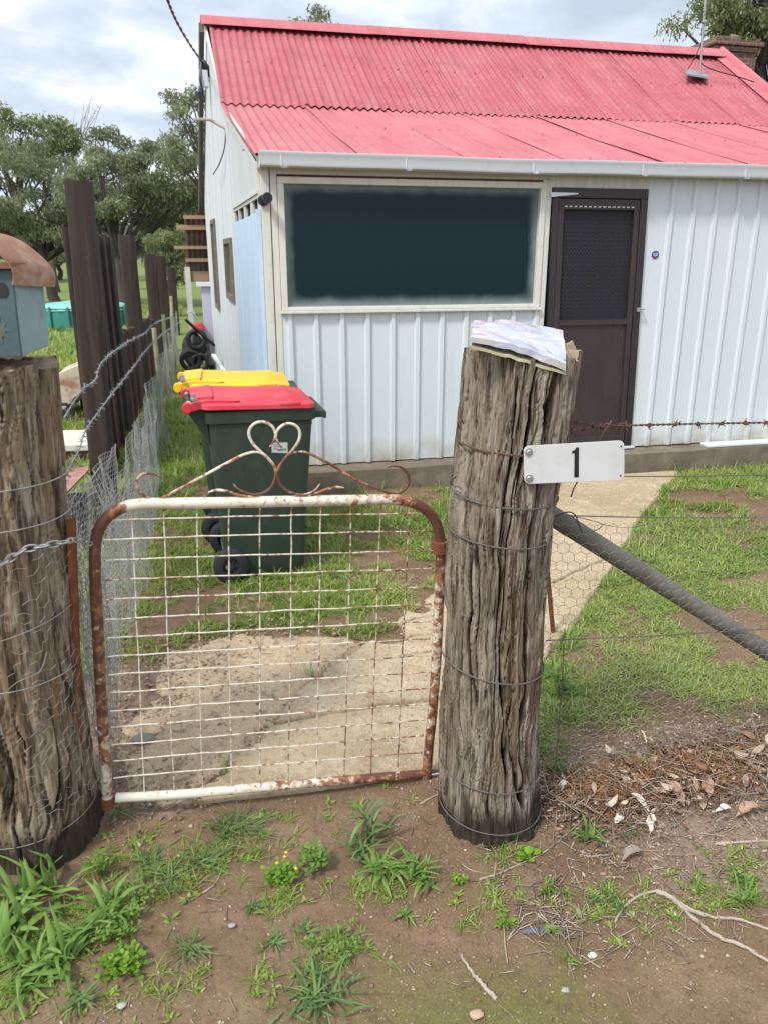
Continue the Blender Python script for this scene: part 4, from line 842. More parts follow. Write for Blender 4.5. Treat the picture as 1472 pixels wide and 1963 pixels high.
    a = G(1062, 1216); t3 = thing('iron_stake', 'thin rusty iron stake leaning beside the concrete path', 'stake', a); m = MB(); b = V(1044, 1040, a[1] - .05); m.beam((a[0], a[1], -.03), b, .018, .012, (0, 1, 0)); obj('stake', m, M['rust'], t3)
build_right_fence()
def build_left_wires():
    t = thing('wire_fence', 'sagging galvanised netting fence with barbed wire left of the path', 'fence', (-.43, 2.3, 0))
    def fu(v): return -.44 + .011 * (v - 2.3)
    m = MB(); barbed([V(*p) for p in [(124, 800, 2.75), (145, 765, 2.95)]] + [SP(*p, -.011, -.44, 2.3) for p in [(160, 745), (183, 728), (190, 705), (205, 685), (245, 655), (280, 637), (296, 620), (330, 607)]], m, .0017, .09, 6, .016)
    barbed([V(118, 925, 2.12), V(150, 866, 2.7), SP(165, 825, -.011, -.44, 2.3), SP(200, 775, -.011, -.44, 2.3), SP(240, 724, -.011, -.44, 2.3), SP(303, 647, -.011, -.44, 2.3), SP(345, 617, -.008, -.40, 2.3)], m, .0016, .09, 7, .016)
    P = wrap(lp_at, 1.13, .004, .0018, m, -.01, -170, 20); obj('barbed_wire', m, M['wire'], t, smooth=True)
    m = MB(); wrap(lp_at, 1.03, .004, .0018, m, -.012, -170, 15); m.tube(smooth_path([V(118, 975, 2.1), V(140, 955, 2.2), V(158, 932, 2.35), V(170, 925, 2.5), V(195, 890, 2.8)], 6), .0017, 5); m.tube(smooth_path([V(157, 925, 2.3), V(162, 942, 2.28), V(155, 955, 2.26), V(148, 966, 2.24)], 6), .0017, 5)
    wrap(lp_at, .60, .006, .0014, m, -.01, -170, 10); wrap(lp_at, .74, .007, .0012, m, .03, -150, -20); wrap(lp_at, .12, -.004, .0010, m, .01, -150, 0)
    m.tube(smooth_path([V(-5, 1345, 1.92), V(30, 1310, 1.90), V(75, 1288, 1.91), V(90, 1250, 1.93)], 6), .0014, 4); obj_split('strand', m, M['wire'], t, smooth=True)
    # long netting with folds
    A, B = hexnet(300, 27, .038)
    def mp(p):
        s, y = p[:, 0], p[:, 1]; v = 2.22 + s; top = np.interp(v, [2.2, 2.8, 3.5, 5, 8, 12, 14], [.86, .78, .72, .715, .70, .78, .80]) + .035 * np.sin(v * 3.3) * sstep(2.6, 3.4, v); z = top - y * .78
        k = sstep(2.3, 3.0, v); u = -.44 + .011 * (v - 2.3) + k * (.045 * fbm(v * 3.1, z * 1.2, 0, 3, 401) + .02 * fbm(v * 9, z * 4, 0, 2, 402)) + .10 * k * sstep(.5, .05, z) * fbm(v * 1.4, 0, 0, 2, 403) + .02
        vv_ = v + .07 * fbm(v * 2, z * 3, 0, 3, 404) + (.72 - z) * .10 * np.sin(v * 2.3) * k; zz = np.maximum(z + .02 * fbm(v * 4, z * 4, 0, 2, 405), .005); return np.stack([u, vv_, zz], 1)
    vv, q = edges_tubes(mp(A), mp(B), .0011); npmesh('netting', vv, q, M['net'], t)
    A, B = hexnet(130, 30, .030)
    def mp4(p):                               # slumped second layer of the same roll
        q = mp(p * np.array([.95, 1.0])); s, y = p[:, 0], p[:, 1]; q[:, 0] += .035 + .05 * fbm(s * 6, y * 3, 2, 3, 420); q[:, 1] += .05 * fbm(s * 5, y * 5, 4, 3, 421); q[:, 2] = np.maximum(q[:, 2] * .97 - .03 - .05 * np.abs(fbm(s * 3, 0, 0, 2, 422)), .004); return q
    vv, q = edges_tubes(mp4(A), mp4(B), .0010); npmesh('netting', vv, q, M['net'], t)
    A, B = hexnet(62, 32, .030)
    def mp5(p):                               # bunched end pulled up to the gate post
        s, y = p[:, 0], p[:, 1]; v = 2.24 + s; top = np.interp(v, [2.2, 2.6, 3.2, 4.2], [1.0, .93, .82, .74]); z = top - y * .85; u = -.43 + .05 * fbm(s * 4, y * 3, 7, 3, 430) + .03 * np.sin(z * 7 + s * 4) * sstep(0, .3, s); return np.stack([u, v + .06 * fbm(s * 4, y * 4, 8, 3, 431) + .10 * (top - z), np.maximum(z, .006)], 1)
    vv, q = edges_tubes(mp5(A), mp5(B), .0011); npmesh('netting', vv, q, M['net'], t)
    # rolled end hanging by the gate
    A, B = hexnet(16, 26, .036)
    def mp2(p):
        s, y = p[:, 0], p[:, 1]; a = s * 9; z = .98 - y * 1.02; u = -.375 + .035 * np.cos(a) + .03 * fbm(s * 9, y * 4, 0, 2, 411) + .02 * y; v = 2.30 + .10 * s + .035 * np.sin(a) + .03 * fbm(s * 9, y * 4, 3, 2, 412); return np.stack([u, v, np.maximum(z, .01)], 1)
    vv, q = edges_tubes(mp2(A), mp2(B), .0010); npmesh('netting', vv, q, M['net'], t)
    A, B = hexnet(8, 26, .034)
    keep = np.random.default_rng(4).uniform(0, 1, len(A)) < .62; A, B = A[keep], B[keep]
    def mp3(p):                               # netting hugging the post
        s, y = p[:, 0], p[:, 1]; a = R(-78) + s / .2 ; z = .93 - y * 1.0; r = .205 + .012 * fbm(s * 12, y * 6, 0, 2, 413); z = z + .03 * fbm(s * 9, y * 5, 0, 2, 414); at = np.array(LP); cu = np.interp(z, at[:, 2], at[:, 0]); return np.stack([cu + r * np.cos(a), 2.12 + r * np.sin(a), np.maximum(z, .01)], 1)
    vv, q = edges_tubes(mp3(A), mp3(B), .00055); npmesh('netting', vv, q, M['net'], t)
    sm = mat('lichen_stake', (.36, .37, .20), .9, [((.18, .15, .10), 12, .5, .7, .6)])
    for k, (v, h) in enumerate(((8.2, .98), (9.8, 1.0), (12.2, 1.1))): m = MB(); m.tube([(fu(v) - .02, v, 0), (fu(v) - .03 + .02 * k, v, h)], .022, 8); obj('pale_stake', m, sm, t)
build_left_wires()

# ================================================================= BINS
def build_bin():
    t = thing('wheelie_bin', 'green wheelie bin with a red lid, nearest the gate', 'bin', (.235, 4.27, 0), 'wheelie bins beside the house')
    ox, oy = .235, 4.27
    def ring(cx, L, W, z, r=.05, n=5, dx=0):
        pts = []
        for (sx, sy, a0) in ((1, -1, -90), (1, 1, 0), (-1, 1, 90), (-1, -1, 180)):
            for k in range(n + 1): a = R(a0 + 90 * k / n); pts.append((ox + cx + sx * (L / 2 - r) + r * math.cos(a), oy + sy * (W / 2 - r) + r * math.sin(a), z))
        return pts
    def loft(rs, name, m_, parent, caps=(1, 1), **kw):
        mb = MB(); n = len(rs[0]); 
        for q in rs: mb.v += q
        for j in range(len(rs) - 1):
            for i in range(n): mb.f.append((j * n + i, j * n + (i + 1) % n, (j + 1) * n + (i + 1) % n, (j + 1) * n + i))
        if caps[0]: mb.f.append(tuple(reversed(range(n))))
        if caps[1]: mb.f.append(tuple((len(rs) - 1) * n + i for i in range(n)))
        return obj(name, mb, m_, parent, smooth=True, **kw)
    L0, L1 = .46, .565
    body = loft([ring(.0, .40, .40, .012), ring(.0, .45, .43, .04), ring(.0, .462, .44, .10), ring(.0, .485, .46, .30), ring(.004, .545, .51, .70), ring(.008, .565, .53, .86), ring(.008, .60, .555, .868, .045), ring(.008, .602, .56, .925, .045), ring(.008, .585, .54, .928, .045)], 'body', M['bin'], t)
    mb = MB(); mb.box((ox + .30, oy - .23, .868), (ox + .365, oy + .23, .905)); mb.box((ox + .355, oy - .23, .862), (ox + .372, oy + .23, .90)); mb.box((ox + .285, oy - .17, .82), (ox + .30, oy + .17, .87)); obj('front_lip', mb, M['bin'], body, bevel=.006)
    mb = MB()
    for s in (-1, 1): y = oy + s * .20; mb.prism([(ox - .27, y, .74), (ox - .285, y, .93), (ox - .375, y, .955), (ox - .385, y, .92), (ox - .33, y, .84)], (0, -s * .035, 0))
    mb.tube([(ox - .372, oy - .235, .945), (ox - .372, oy + .235, .945)], .018, 12); mb.prism([(ox - .27, oy - .165, .80), (ox - .285, oy - .165, .90), (ox - .36, oy - .165, .925), (ox - .33, oy - .165, .87)], (0, .33, 0)); obj('rear_handle', mb, M['bin'], body, bevel=.004)
    mb = MB()
    for i, (x0, z0, w, h) in enumerate(((.055, .70, .088, .056), (.105, .655, .042, .032))):
        dy = lambda z: oy - (.21 + .0625 * (z - .0)) - .0; mb.prism([(ox + x0, oy - .2535 + (.72 - z0) * .11, z0), (ox + x0 + w, oy - .2535 + (.72 - z0) * .11, z0 - .004), (ox + x0 + w, oy - .2535 + (.72 - z0 - h) * .11, z0 + h - .004), (ox + x0, oy - .2535 + (.72 - z0 - h) * .11, z0 + h)], (0, -.0035, 0))
    st = obj('sticker', mb, mat('label_white', (.52, .52, .50), .5), body)
    mb = MB()
    for i, (x0, z0, w, h) in enumerate(((.064, .744, .035, .003), (.064, .733, .05, .003), (.085, .712, .05, .009), (.064, .722, .02, .003), (.112, .662, .008, .018), (.125, .662, .008, .018), (.108, .640, .04, .006))):
        y = oy - .2565 + (.72 - z0) * .11 - .0022; mb.box((ox + x0, y, z0), (ox + x0 + w, y + .003, z0 + h))
    obj_split('print', mb, mat('label_grey', (.14, .15, .15), .6), st)
    mb = MB(); mb.tube([(ox - .225, oy - .26, .10), (ox - .225, oy + .26, .10)], .012, 10); obj('axle', mb, M['steel'], t)
    for s in (-1, 1):
        c = (ox - .205, oy + s * .235, .100); pr = [(-.026, .050), (-.026, .088), (-.018, .099), (0, .101), (.018, .099), (.026, .088), (.026, .050), (.012, .045), (.012, .018), (.022, .016), (.022, .0)]
        mb = MB(); n = 28; pts = [(c[0] + r * math.cos(2 * math.pi * k / n), c[1] + s * y, c[2] + r * math.sin(2 * math.pi * k / n)) for (y, r) in pr for k in range(n)]; mb.grid(pts, n, len(pr), close=True); w = obj('wheel', mb, M['tyre'], t, smooth=True)
        mb = MB(); 
        for k in range(6): a = R(60 * k); mb.beam((c[0] + .015 * math.cos(a), c[1] + s * .013, c[2] + .015 * math.sin(a)), (c[0] + .052 * math.cos(a), c[1] + s * .013, c[2] + .052 * math.sin(a)), .012, .008, (0, 1, 0))
        obj('wheel_hub', mb, M['tyre'], w)
    def rim(cx, L, W, z, r, sh=0):               # lid ring following a slight crown to the front
        return [(x, y, zz + .014 * max(0, min(1, ((x - ox) + .1) / .5)) * 0 + sh) for x, y, zz in ring(cx, L, W, z, r)]
    def tilt(q, a=.055): return [(x, y, z + a * -((x - ox) - 0.0) * .42) for x, y, z in q]
    lid = loft([tilt(rim(-.005, .605, .575, .932, .05)), tilt(rim(-.005, .615, .585, .936, .05)), tilt(rim(-.005, .612, .582, .955, .05)), tilt(rim(-.01, .585, .55, .963, .06)), tilt(rim(-.02, .50, .44, .967, .06)), tilt(rim(-.03, .47, .40, .978, .07)), tilt(rim(-.03, .42, .34, .980, .07))], 'lid', M['lid_r'], t)
    mb = MB()
    for s in (-1, 1): y = oy + s * .255; mb.prism([(ox - .10, y, .975), (ox - .30, y, .945), (ox - .385, y, .925), (ox - .395, y, .955), (ox - .37, y, .970), (ox - .28, y, .985), (ox - .12, y, .978)], (0, -s * .035, 0)); mb.tube([(ox - .382, y - s * .04, .948), (ox - .382, y + s * .004, .948)], .026, 14)
    mb.prism([(ox - .26, oy - .20, .955), (ox - .355, oy - .17, .975), (ox - .36, oy - .17, .985), (ox - .24, oy - .20, 1.0)], (0, .38, 0)); obj('lid_hinge', mb, M['lid_r'], lid, bevel=.005)
    mb = MB(); mb.box((ox + .10, oy - .294, .942), (ox + .22, oy - .26, .966)); mb.box((ox + .10, oy + .26, .942), (ox + .22, oy + .294, .966)); obj('lid_grip', mb, M['lid_r'], lid, bevel=.008)
    mb = MB()
    for s in (-1, 1): mb.tube([(ox - .372, oy + s * .13, .945), (ox - .372, oy + s * .16, .955)], .017, 8)
    mb.tube([(ox - .345, oy - .262, .985), (ox - .345, oy - .262, 1.02)], .012, 10); mb.tube([(ox - .345, oy - .262, .99), (ox - .345, oy - .262, 1.0)], .018, 10); obj('hinge_pin', mb, M['steel'], t)
    return t
def copy_tree(o, parent=None):
    c = o.copy(); COL.objects.link(c)
    if parent is not None: c.parent = parent
    for ch in list(o.children): copy_tree(ch, c)
    return c
b1 = build_bin(); b1.rotation_euler.z = R(1.5); b1.scale = (.92, .94, 1.0); b1.location = (.275, 4.15, -.004)
bpy.context.view_layer.update()
b2 = copy_tree(b1); b2.location = (.235, 4.76, .0); b2.rotation_euler.z = R(-2); b2['label'] = 'green wheelie bin with a yellow lid, behind the red lidded one'
def relid(o):
    for ch in o.children:
        if ch.name.startswith('lid'): ch.data = ch.data.copy(); ch.data.materials[0] = M['lid_y']
        if ch.name.startswith('sticker'):
            for q in list(ch.children): bpy.data.objects.remove(q)
            bpy.data.objects.remove(ch); continue
        relid(ch)
relid(b2)

# ================================================================= LEFT FENCE OF SLEEPERS
def box_post(name, label, u, v, w, d, h, m_, group, seed, lean=(0, 0), rot=0, edge=True):
    rr = random.Random(seed); mb = MB(); ns = 12; nm = 6; pts = []
    t = thing(name, label, 'post' if name == 'timber_post' else 'sleeper', (u, v, 0), group)
    ring = []
    for a, b in (((-1, -1), (1, -1)), ((1, -1), (1, 1)), ((1, 1), (-1, 1)), ((-1, 1), (-1, -1))):
        for k in range(nm): s = k / nm; ring.append((a[0] + (b[0] - a[0]) * s, a[1] + (b[1] - a[1]) * s))
    c, s_ = math.cos(rot), math.sin(rot)
    for j in range(ns + 1):
        z = -.05 + (h + .05) * j / ns
        for k, (x, y) in enumerate(ring):
            cr = .90 if abs(x) > .99 and abs(y) > .99 else 1; n = 1 + .05 * float(vn(x * 2 + seed, y * 2, z * 3, seed)); X, Y = x * w / 2 * n * cr, y * d / 2 * n * cr
            pts.append((u + X * c - Y * s_ + lean[0] * z, v + X * s_ + Y * c + lean[1] * z, z + (.012 * float(vn(x * 3, y * 3, seed, 4)) if j == ns else 0)))
    nr = len(ring); mb.grid(pts, nr, ns + 1, close=True); mb.f.append(tuple(ns * nr + k for k in range(nr))); obj('timber', mb, m_, t, smooth=True)
    return t
GRP = 'upright timbers along the left boundary'
box_post('timber_post', 'tallest dark square timber post behind the left netting', -.698, 5.50, .155, .18, 2.09, M['sleeper'], GRP, 1, (.028, 0))
box_post('timber_post', 'narrow dark post half hidden behind the tallest timber post', -.84, 6.35, .09, .12, 1.86, M['sleeper'], GRP, 2)
def lu(v): return -.80 + .03 * (v - 5.4)
tall = [(6.24, 1.80), (6.50, 1.82), (6.76, 1.79), (7.02, 1.82), (7.26, 1.80), (7.48, 1.83), (7.72, 1.82)]
names = ['nearest', 'second', 'third', 'fourth', 'fifth', 'sixth', 'seventh']
for k, (v, h) in enumerate(tall):
    box_post('sleeper', f'{names[k]} of the tall reddish upright sleepers beyond the tallest post', lu(v) + .012 * (-1) ** k, v, .085, .205, h, M['sleeper_red'] if k < 5 else M['sleeper'], GRP, 10 + k, rot=R(-4 + 3 * (k % 3)))
    m = MB(); x = lu(v) + .012 * (-1) ** k + .0445; m.box((x, v - .098, .02), (x + .003, v - .088, h - .01)); obj('lit_edge', m, M['sleeper_edge'], [o for o in scene.objects if o.name.startswith('sleeper') and o.parent is None][-1])  # thin pale strip: light catching the near edge, put in as colour
low = [(7.97, .96), (8.22, .93), (8.50, .95), (8.78, .90), (9.05, .92), (9.95, .88), (10.25, .90), (10.55, .86), (10.85, .88), (11.2, .85), (11.55, .82), (11.9, .84)]
ordn = 'first second third fourth fifth sixth seventh eighth ninth tenth eleventh twelfth thirteenth'.split()
for k, (v, h) in enumerate(low):
    box_post('sleeper', f'{ordn[k]} of the waist high sleepers counting away from the gate', lu(v) + .01 * (-1) ** k, v, .07, .22, h, M['sleeper_red'] if k % 3 else M['sleeper'], GRP, 30 + k, rot=R(-3 + 2 * (k % 4)))
for k, (v, h, lab) in enumerate(((9.55, 1.87, 'broad dark post rising among the waist high sleepers'), (12.6, 1.68, 'slim dark post past the waist high sleepers'), (15.0, 1.66, 'distant dark post standing between the slim post and the lean-to'), (18.3, 1.42, 'farthest dark post by the lean-to roof'))):
    box_post('timber_post', lab, lu(v) if v < 14 else lu(v) - .02, v, .17, .2, h, M['sleeper'], GRP, 50 + k)

# ================================================================= CLUTTER BEHIND THE LEFT POST
def build_barrow():
    c = G(140, 800); t = thing('old_barrow', 'old barrow with a rusty cream tray in the grass behind the left post', 'barrow', c)
    v = c[1]; m = MB(); a, b, cc, d = V(112, 715, v), V(170, 690, v), V(172, 740, v), V(116, 792, v)
    m.prism([a, b, cc, d], (0, .5, 0)); obj('tray', m, mat('rusty_cream', (.55, .47, .36), .7, [((.30, .12, .06), 6, .48, .62, .85)]), t, bevel=.01)
    m = MB(); m.beam(Vector(d) + Vector((0, -.02, -.02)), Vector(cc) + Vector((0, -.02, -.02)), .04, .05, (0, 1, 0)); obj('tray_edge', m, M['dark'], t)
    w = V(124, 790, v - .25); m = MB(); m.tube([(w[0] + .085 * math.cos(2 * math.pi * k / 20), w[1], w[2] + .085 * math.sin(2 * math.pi * k / 20)) for k in range(21)], .017, 8, cap=False)
    for k in range(3): a_ = math.pi * k / 3; m.tube([(w[0] - .08 * math.cos(a_), w[1], w[2] - .08 * math.sin(a_)), (w[0] + .08 * math.cos(a_), w[1], w[2] + .08 * math.sin(a_))], .006, 5)
    obj('wheel', m, M['tyre'], t, smooth=True); m = MB(); m.tube([w, (w[0] + .1, w[1] + .2, w[2] + .12)], .014); m.tube([(w[0] + .28, v, 0), (w[0] + .28, v, .25)], .015); m.tube([(w[0] + .1, v + .3, 0), (w[0] + .1, v + .3, .25)], .015); obj('leg_frame', m, M['black'], t)
build_barrow()
def build_junk():
    a = G(140, 880); t = thing('concrete_block', 'pale slab resting on a brown block behind the left post', 'block', a)
    m = MB(); m.hexa([(a[0] - .35, a[1] - .12, .10), (a[0] + .22, a[1] - .16, .10), (a[0] + .26, a[1] + .40, .10), (a[0] - .3, a[1] + .45, .10), (a[0] - .35, a[1] - .12, .16), (a[0] + .22, a[1] - .16, .155), (a[0] + .26, a[1] + .40, .165), (a[0] - .3, a[1] + .45, .17)]); obj('top_slab', m, mat('pale_slab', (.62, .60, .52), .8, [((.45, .42, .34), 6, .5, .7, .6)]), t, bevel=.008)
    m = MB(); m.box((a[0] - .05, a[1] - .10, 0), (a[0] + .20, a[1] + .2, .098)); obj('base_block', m, mat('brown_block', (.17, .10, .06), .9), t, bevel=.006)
    b = V(138, 930, 4.6); t = thing('iron_sheet', 'rusty red iron sheet lying tilted behind the left post', 'sheet', b)
    m = MB(); P = [V(112, 905, 5.4), V(168, 893, 5.4), V(170, 900, 5.1), V(112, 960, 4.5)]; m.prism(P, (0, .01, -.012)); obj('sheet', m, mat('red_iron', (.28, .12, .09), .6, [((.45, .30, .25), (3, 20, 20), .5, .65, .7)]), t)
    m = MB(); c = V(140, 985, 4.7); m.box((c[0] - .22, 4.65, 0), (c[0] + .1, 5.1, .22)); o = obj('shade_block', m, M['dark'], None, bevel=.01); tag(o, 'dark block standing for the shade under the rusty sheet beside the netting', 'shade block')  # dark box added for the shade beneath the sheet
build_junk()
def build_pool():
    c0 = V(75, 600, 20.5); c1 = V(248, 600, 20.5); cx = (c0[0] + c1[0]) / 2; r = (c1[0] - c0[0]) / 2; cy = 20.5
    t = thing('garden_pool', 'round above ground pool under a teal cover in the left yard', 'pool', (cx, cy, 0)); n = 48; mb = MB(); pts = []
    for z in (0.02, .2, .4, .52): 
        for k in range(n): a = 2 * math.pi * k / n; q = r * (1 + .01 * math.sin(k * 3)); pts.append((cx + q * math.cos(a), cy + q * math.sin(a), z))
    mb.grid(pts, n, 4, close=True); obj('pool_wall', mb, M['teal'], t, smooth=True)
    mb = MB(); pts = []
    for i in range(9):
        f = 1.02 * (1 - i / 8) + .001
        for k in range(n): a = 2 * math.pi * k / n; pts.append((cx + r * f * math.cos(a), cy + r * f * math.sin(a), .54 + .12 * (1 - f * f) + .02 * float(vn(f * 4, math.cos(a) * 3, math.sin(a) * 3, 5)) - (.08 if i == 0 else 0)))
    mb.grid(pts, n, 9, close=True); obj('pool_cover', mb, M['teal_lt'], t, smooth=True)
    for k in range(14): a = 2 * math.pi * k / 14; mb = MB(); mb.tube([(cx + (r + .03) * math.cos(a), cy + (r + .03) * math.sin(a), 0), (cx + (r + .03) * math.cos(a), cy + (r + .03) * math.sin(a), .55)], .03, 6); obj('pool_leg', mb, M['teal'], t)
build_pool()

# ================================================================= THINGS FIXED TO OR NEAR THE HOUSE
M['galv'] = mat('dull_galvanised', (.30, .31, .32), .5, metal=.4)
def build_house_bits():
    p = V(510, 381, 5.50); t = thing('security_camera', 'small round black security camera on the corner board', 'camera', p)
    m = MB(); m.tube([(p[0], 5.555, p[2]), (p[0], 5.53, p[2]), (p[0] + .002, 5.47, p[2] + .004), (p[0] + .006, 5.44, p[2] + .004)], [.018, .022, .032, .034], 18); m.tube([(p[0] - .012, 5.568, p[2] - .005), (p[0] - .012, 5.55, p[2] - .005)], .036, 16); obj('camera_body', m, M['camera'], t, smooth=True)
    m = MB(); m.tube([(p[0] + .0065, 5.4395, p[2] + .004), (p[0] + .0068, 5.4375, p[2] + .004)], .022, 18); obj('lens', m, mat('lens', (.003, .003, .004), .12), t)
    p = V(1256, 488, FV - .003); m = MB(); m.prism([(p[0] + .030 * math.cos(2 * math.pi * k / 24), FV - .002, p[2] + .030 * math.sin(2 * math.pi * k / 24)) for k in range(24)], (0, -.002, 0)); t = obj('wall_badge', m, mat('badge_blue', (.03, .07, .30), .4), None, loc=p); tag(t, 'small round blue badge stuck on the wall right of the door', 'sticker')
    m = MB()
    for (z, w, h) in ((.004, .020, .006), (-.008, .016, .005)): m.box((p[0] - w, FV - .006, p[2] + z), (p[0] + w, FV - .004, p[2] + z + h))
    obj('badge_stripe', m, M['white'], t); m = MB(); m.box((p[0] - .018, FV - .006, p[2] - .022), (p[0] + .018, FV - .004, p[2] - .014)); obj('badge_band', m, mat('badge_red', (.4, .03, .03), .5), t)
    # antenna mast
    a = V(1341, 142, 8.95); t = thing('antenna_mast', 'thin grey antenna mast standing on the red roof', 'antenna', a)
    m = MB(); b = V(1352, 0, 8.98); a = Vector(a); b = Vector(b); m.tube([a, b, b + (b - a) * .5], .014, 10); obj('mast', m, M['galv'], t, smooth=True)
    m = MB(); a2 = V(1314, 140, 8.85); m.hexa([Vector(V(1314, 143, 8.80)) , Vector(V(1358, 150, 8.80)), Vector(V(1352, 144, 9.06)), Vector(V(1316, 133, 9.06))] + [Vector(V(1314, 143, 8.80)) + Vector((0, 0, .02)), Vector(V(1358, 150, 8.80)) + Vector((0, 0, .02)), Vector(V(1352, 144, 9.06)) + Vector((0, 0, .02)), Vector(V(1316, 133, 9.06)) + Vector((0, 0, .02))]); obj('base_plate', m, M['galv'], t)
    m = MB(); m.tube(smooth_path([V(1346, 78, 8.97), V(1332, 108, 8.97), V(1318, 132, 8.95)], 5), .005, 5); m.tube(smooth_path([V(1350, 20, 8.95), V(1342, 30, 8.95), V(1342, 40, 8.95), V(1350, 44, 8.95)], 5), .006, 5); m.tube(smooth_path([V(1344, 120, 8.93), V(1355, 128, 8.9), V(1380, 137, 8.85), V(1410, 145, 8.85), V(1445, 156, 8.8)], 5), .006, 5); obj('cable', m, M['black'], t)
    # service cable, insulator, box on the gable
    e = Vector(V(388, 118, 9.55)); t = thing('power_line', 'twisted black service cable running down to the gable of the cottage', 'cable', tuple(e)); P = smooth_path([V(300, -60, 6.4), V(322, 0, 6.9), V(340, 42, 7.6), V(365, 85, 8.6), tuple(e)], 14)
    m = MB(); Q = [[], []]
    for i, p in enumerate(P):
        for k in (0, 1): an = i * .9 + k * math.pi; Q[k].append(p + Vector((math.cos(an), 0, math.sin(an))) * .006)
    for q in Q: m.tube(q, .0065, 6)
    obj('cable', m, M['black'], t, smooth=True); m = MB(); m.tube([e, e + Vector((.03, .05, -.05)), e + Vector((.08, .1, -.10))], [.04, .05, .03], 8); m.tube(smooth_path([V(386, 120, 9.55), V(384, 150, 9.5), V(387, 170, 9.5), V(382, 180, 9.5)], 4), .014, 6); m.tube([V(381, 176, 9.5), V(381, 187, 9.5)], .045, 8); obj('insulator', m, M['camera'], t)
    c = V(390, 150, 9.55); m = MB(); m.box((c[0] - .05, 9.52, c[2] - .08), (c[0] + .05, 9.62, c[2] + .08)); m.box((c[0] - .05, 9.55, c[2] - .02), (c[0] + .12, 9.58, c[2] + .02)); o = obj('fuse_box', m, M['gutter'], None, loc=c, bevel=.006); tag(o, 'small grey fuse box on the gable edge under the cable', 'box')
    m = MB(); m.tube(smooth_path([V(372, 228, 8.0), V(402, 229, 8.05), V(415, 236, 8.05), V(434, 246, 8.0)], 5), .013, 7); pt = V(434, 244, 8.0); m.tube([pt, (pt[0] + .06, pt[1] + .1, pt[2] - .03)], .03, 8); t = obj('bracket_arm', m, mat('old_pipe', (.42, .32, .24), .7), None, loc=pt, smooth=True); tag(t, 'thin bent pipe arm sticking out of the gable wall', 'pipe')
    m = MB(); m.tube(smooth_path([V(434, 250, 7.95), V(430, 285, 8.0), V(420, 315, 8.3), V(409, 333, 8.8)], 6), .006, 5); obj('hanging_wire', m, M['wire_dark'], t)
build_house_bits()
def build_leanto():
    v = 12.6; a = V(350, 410, v); b = V(402, 402, v); t = thing('lean_to', 'brown corrugated lean-to with bare timber battens behind the cottage', 'shed', (a[0], v, 0))
    u0, u1 = a[0], b[0] + .03; m = MB(); pts = []; nz = 10; nu = 60
    for j in range(nz):
        f = j / (nz - 1)
        for i in range(nu): u = u0 + (u1 - u0) * i / (nu - 1); pts.append((u + .02 * f, v + .35 * (1 - f) + .010 * math.cos(2 * math.pi * u / .076), 1.28 + (2.26 - 1.28) * f))
    m.grid(pts, nu, nz); obj('sheeting', m, mat('brown_sheeting', (.11, .07, .05), .85, [((.20, .15, .11), (3, 3, 8), .5, .65, .8)]), t, smooth=True)
    for k, (z, ex, h) in enumerate(((2.20, -.01, .05), (2.06, .10, .065), (1.78, .16, .045), (1.60, .01, .05), (1.36, .05, .16))):
        m = MB(); vv = v - .05 + .35 * (1 - (z - 1.28) / .98); m.box((u0 - ex, vv - .02, z - h / 2), (u1 - .01, vv + .02, z + h / 2)); obj('batten', m, mat('bare_batten', (.36, .23, .14), .8) if k == 0 else bpy.data.materials['bare_batten'], t)
    for x in (u0 + .01, u1 - .06):
        m = MB(); m.beam((x, v + .25, 0), (x, v + .25, 1.5), .08, .08); obj('post', m, M['trim'] if x < u0 + .1 else M['bark'], t)
build_leanto()
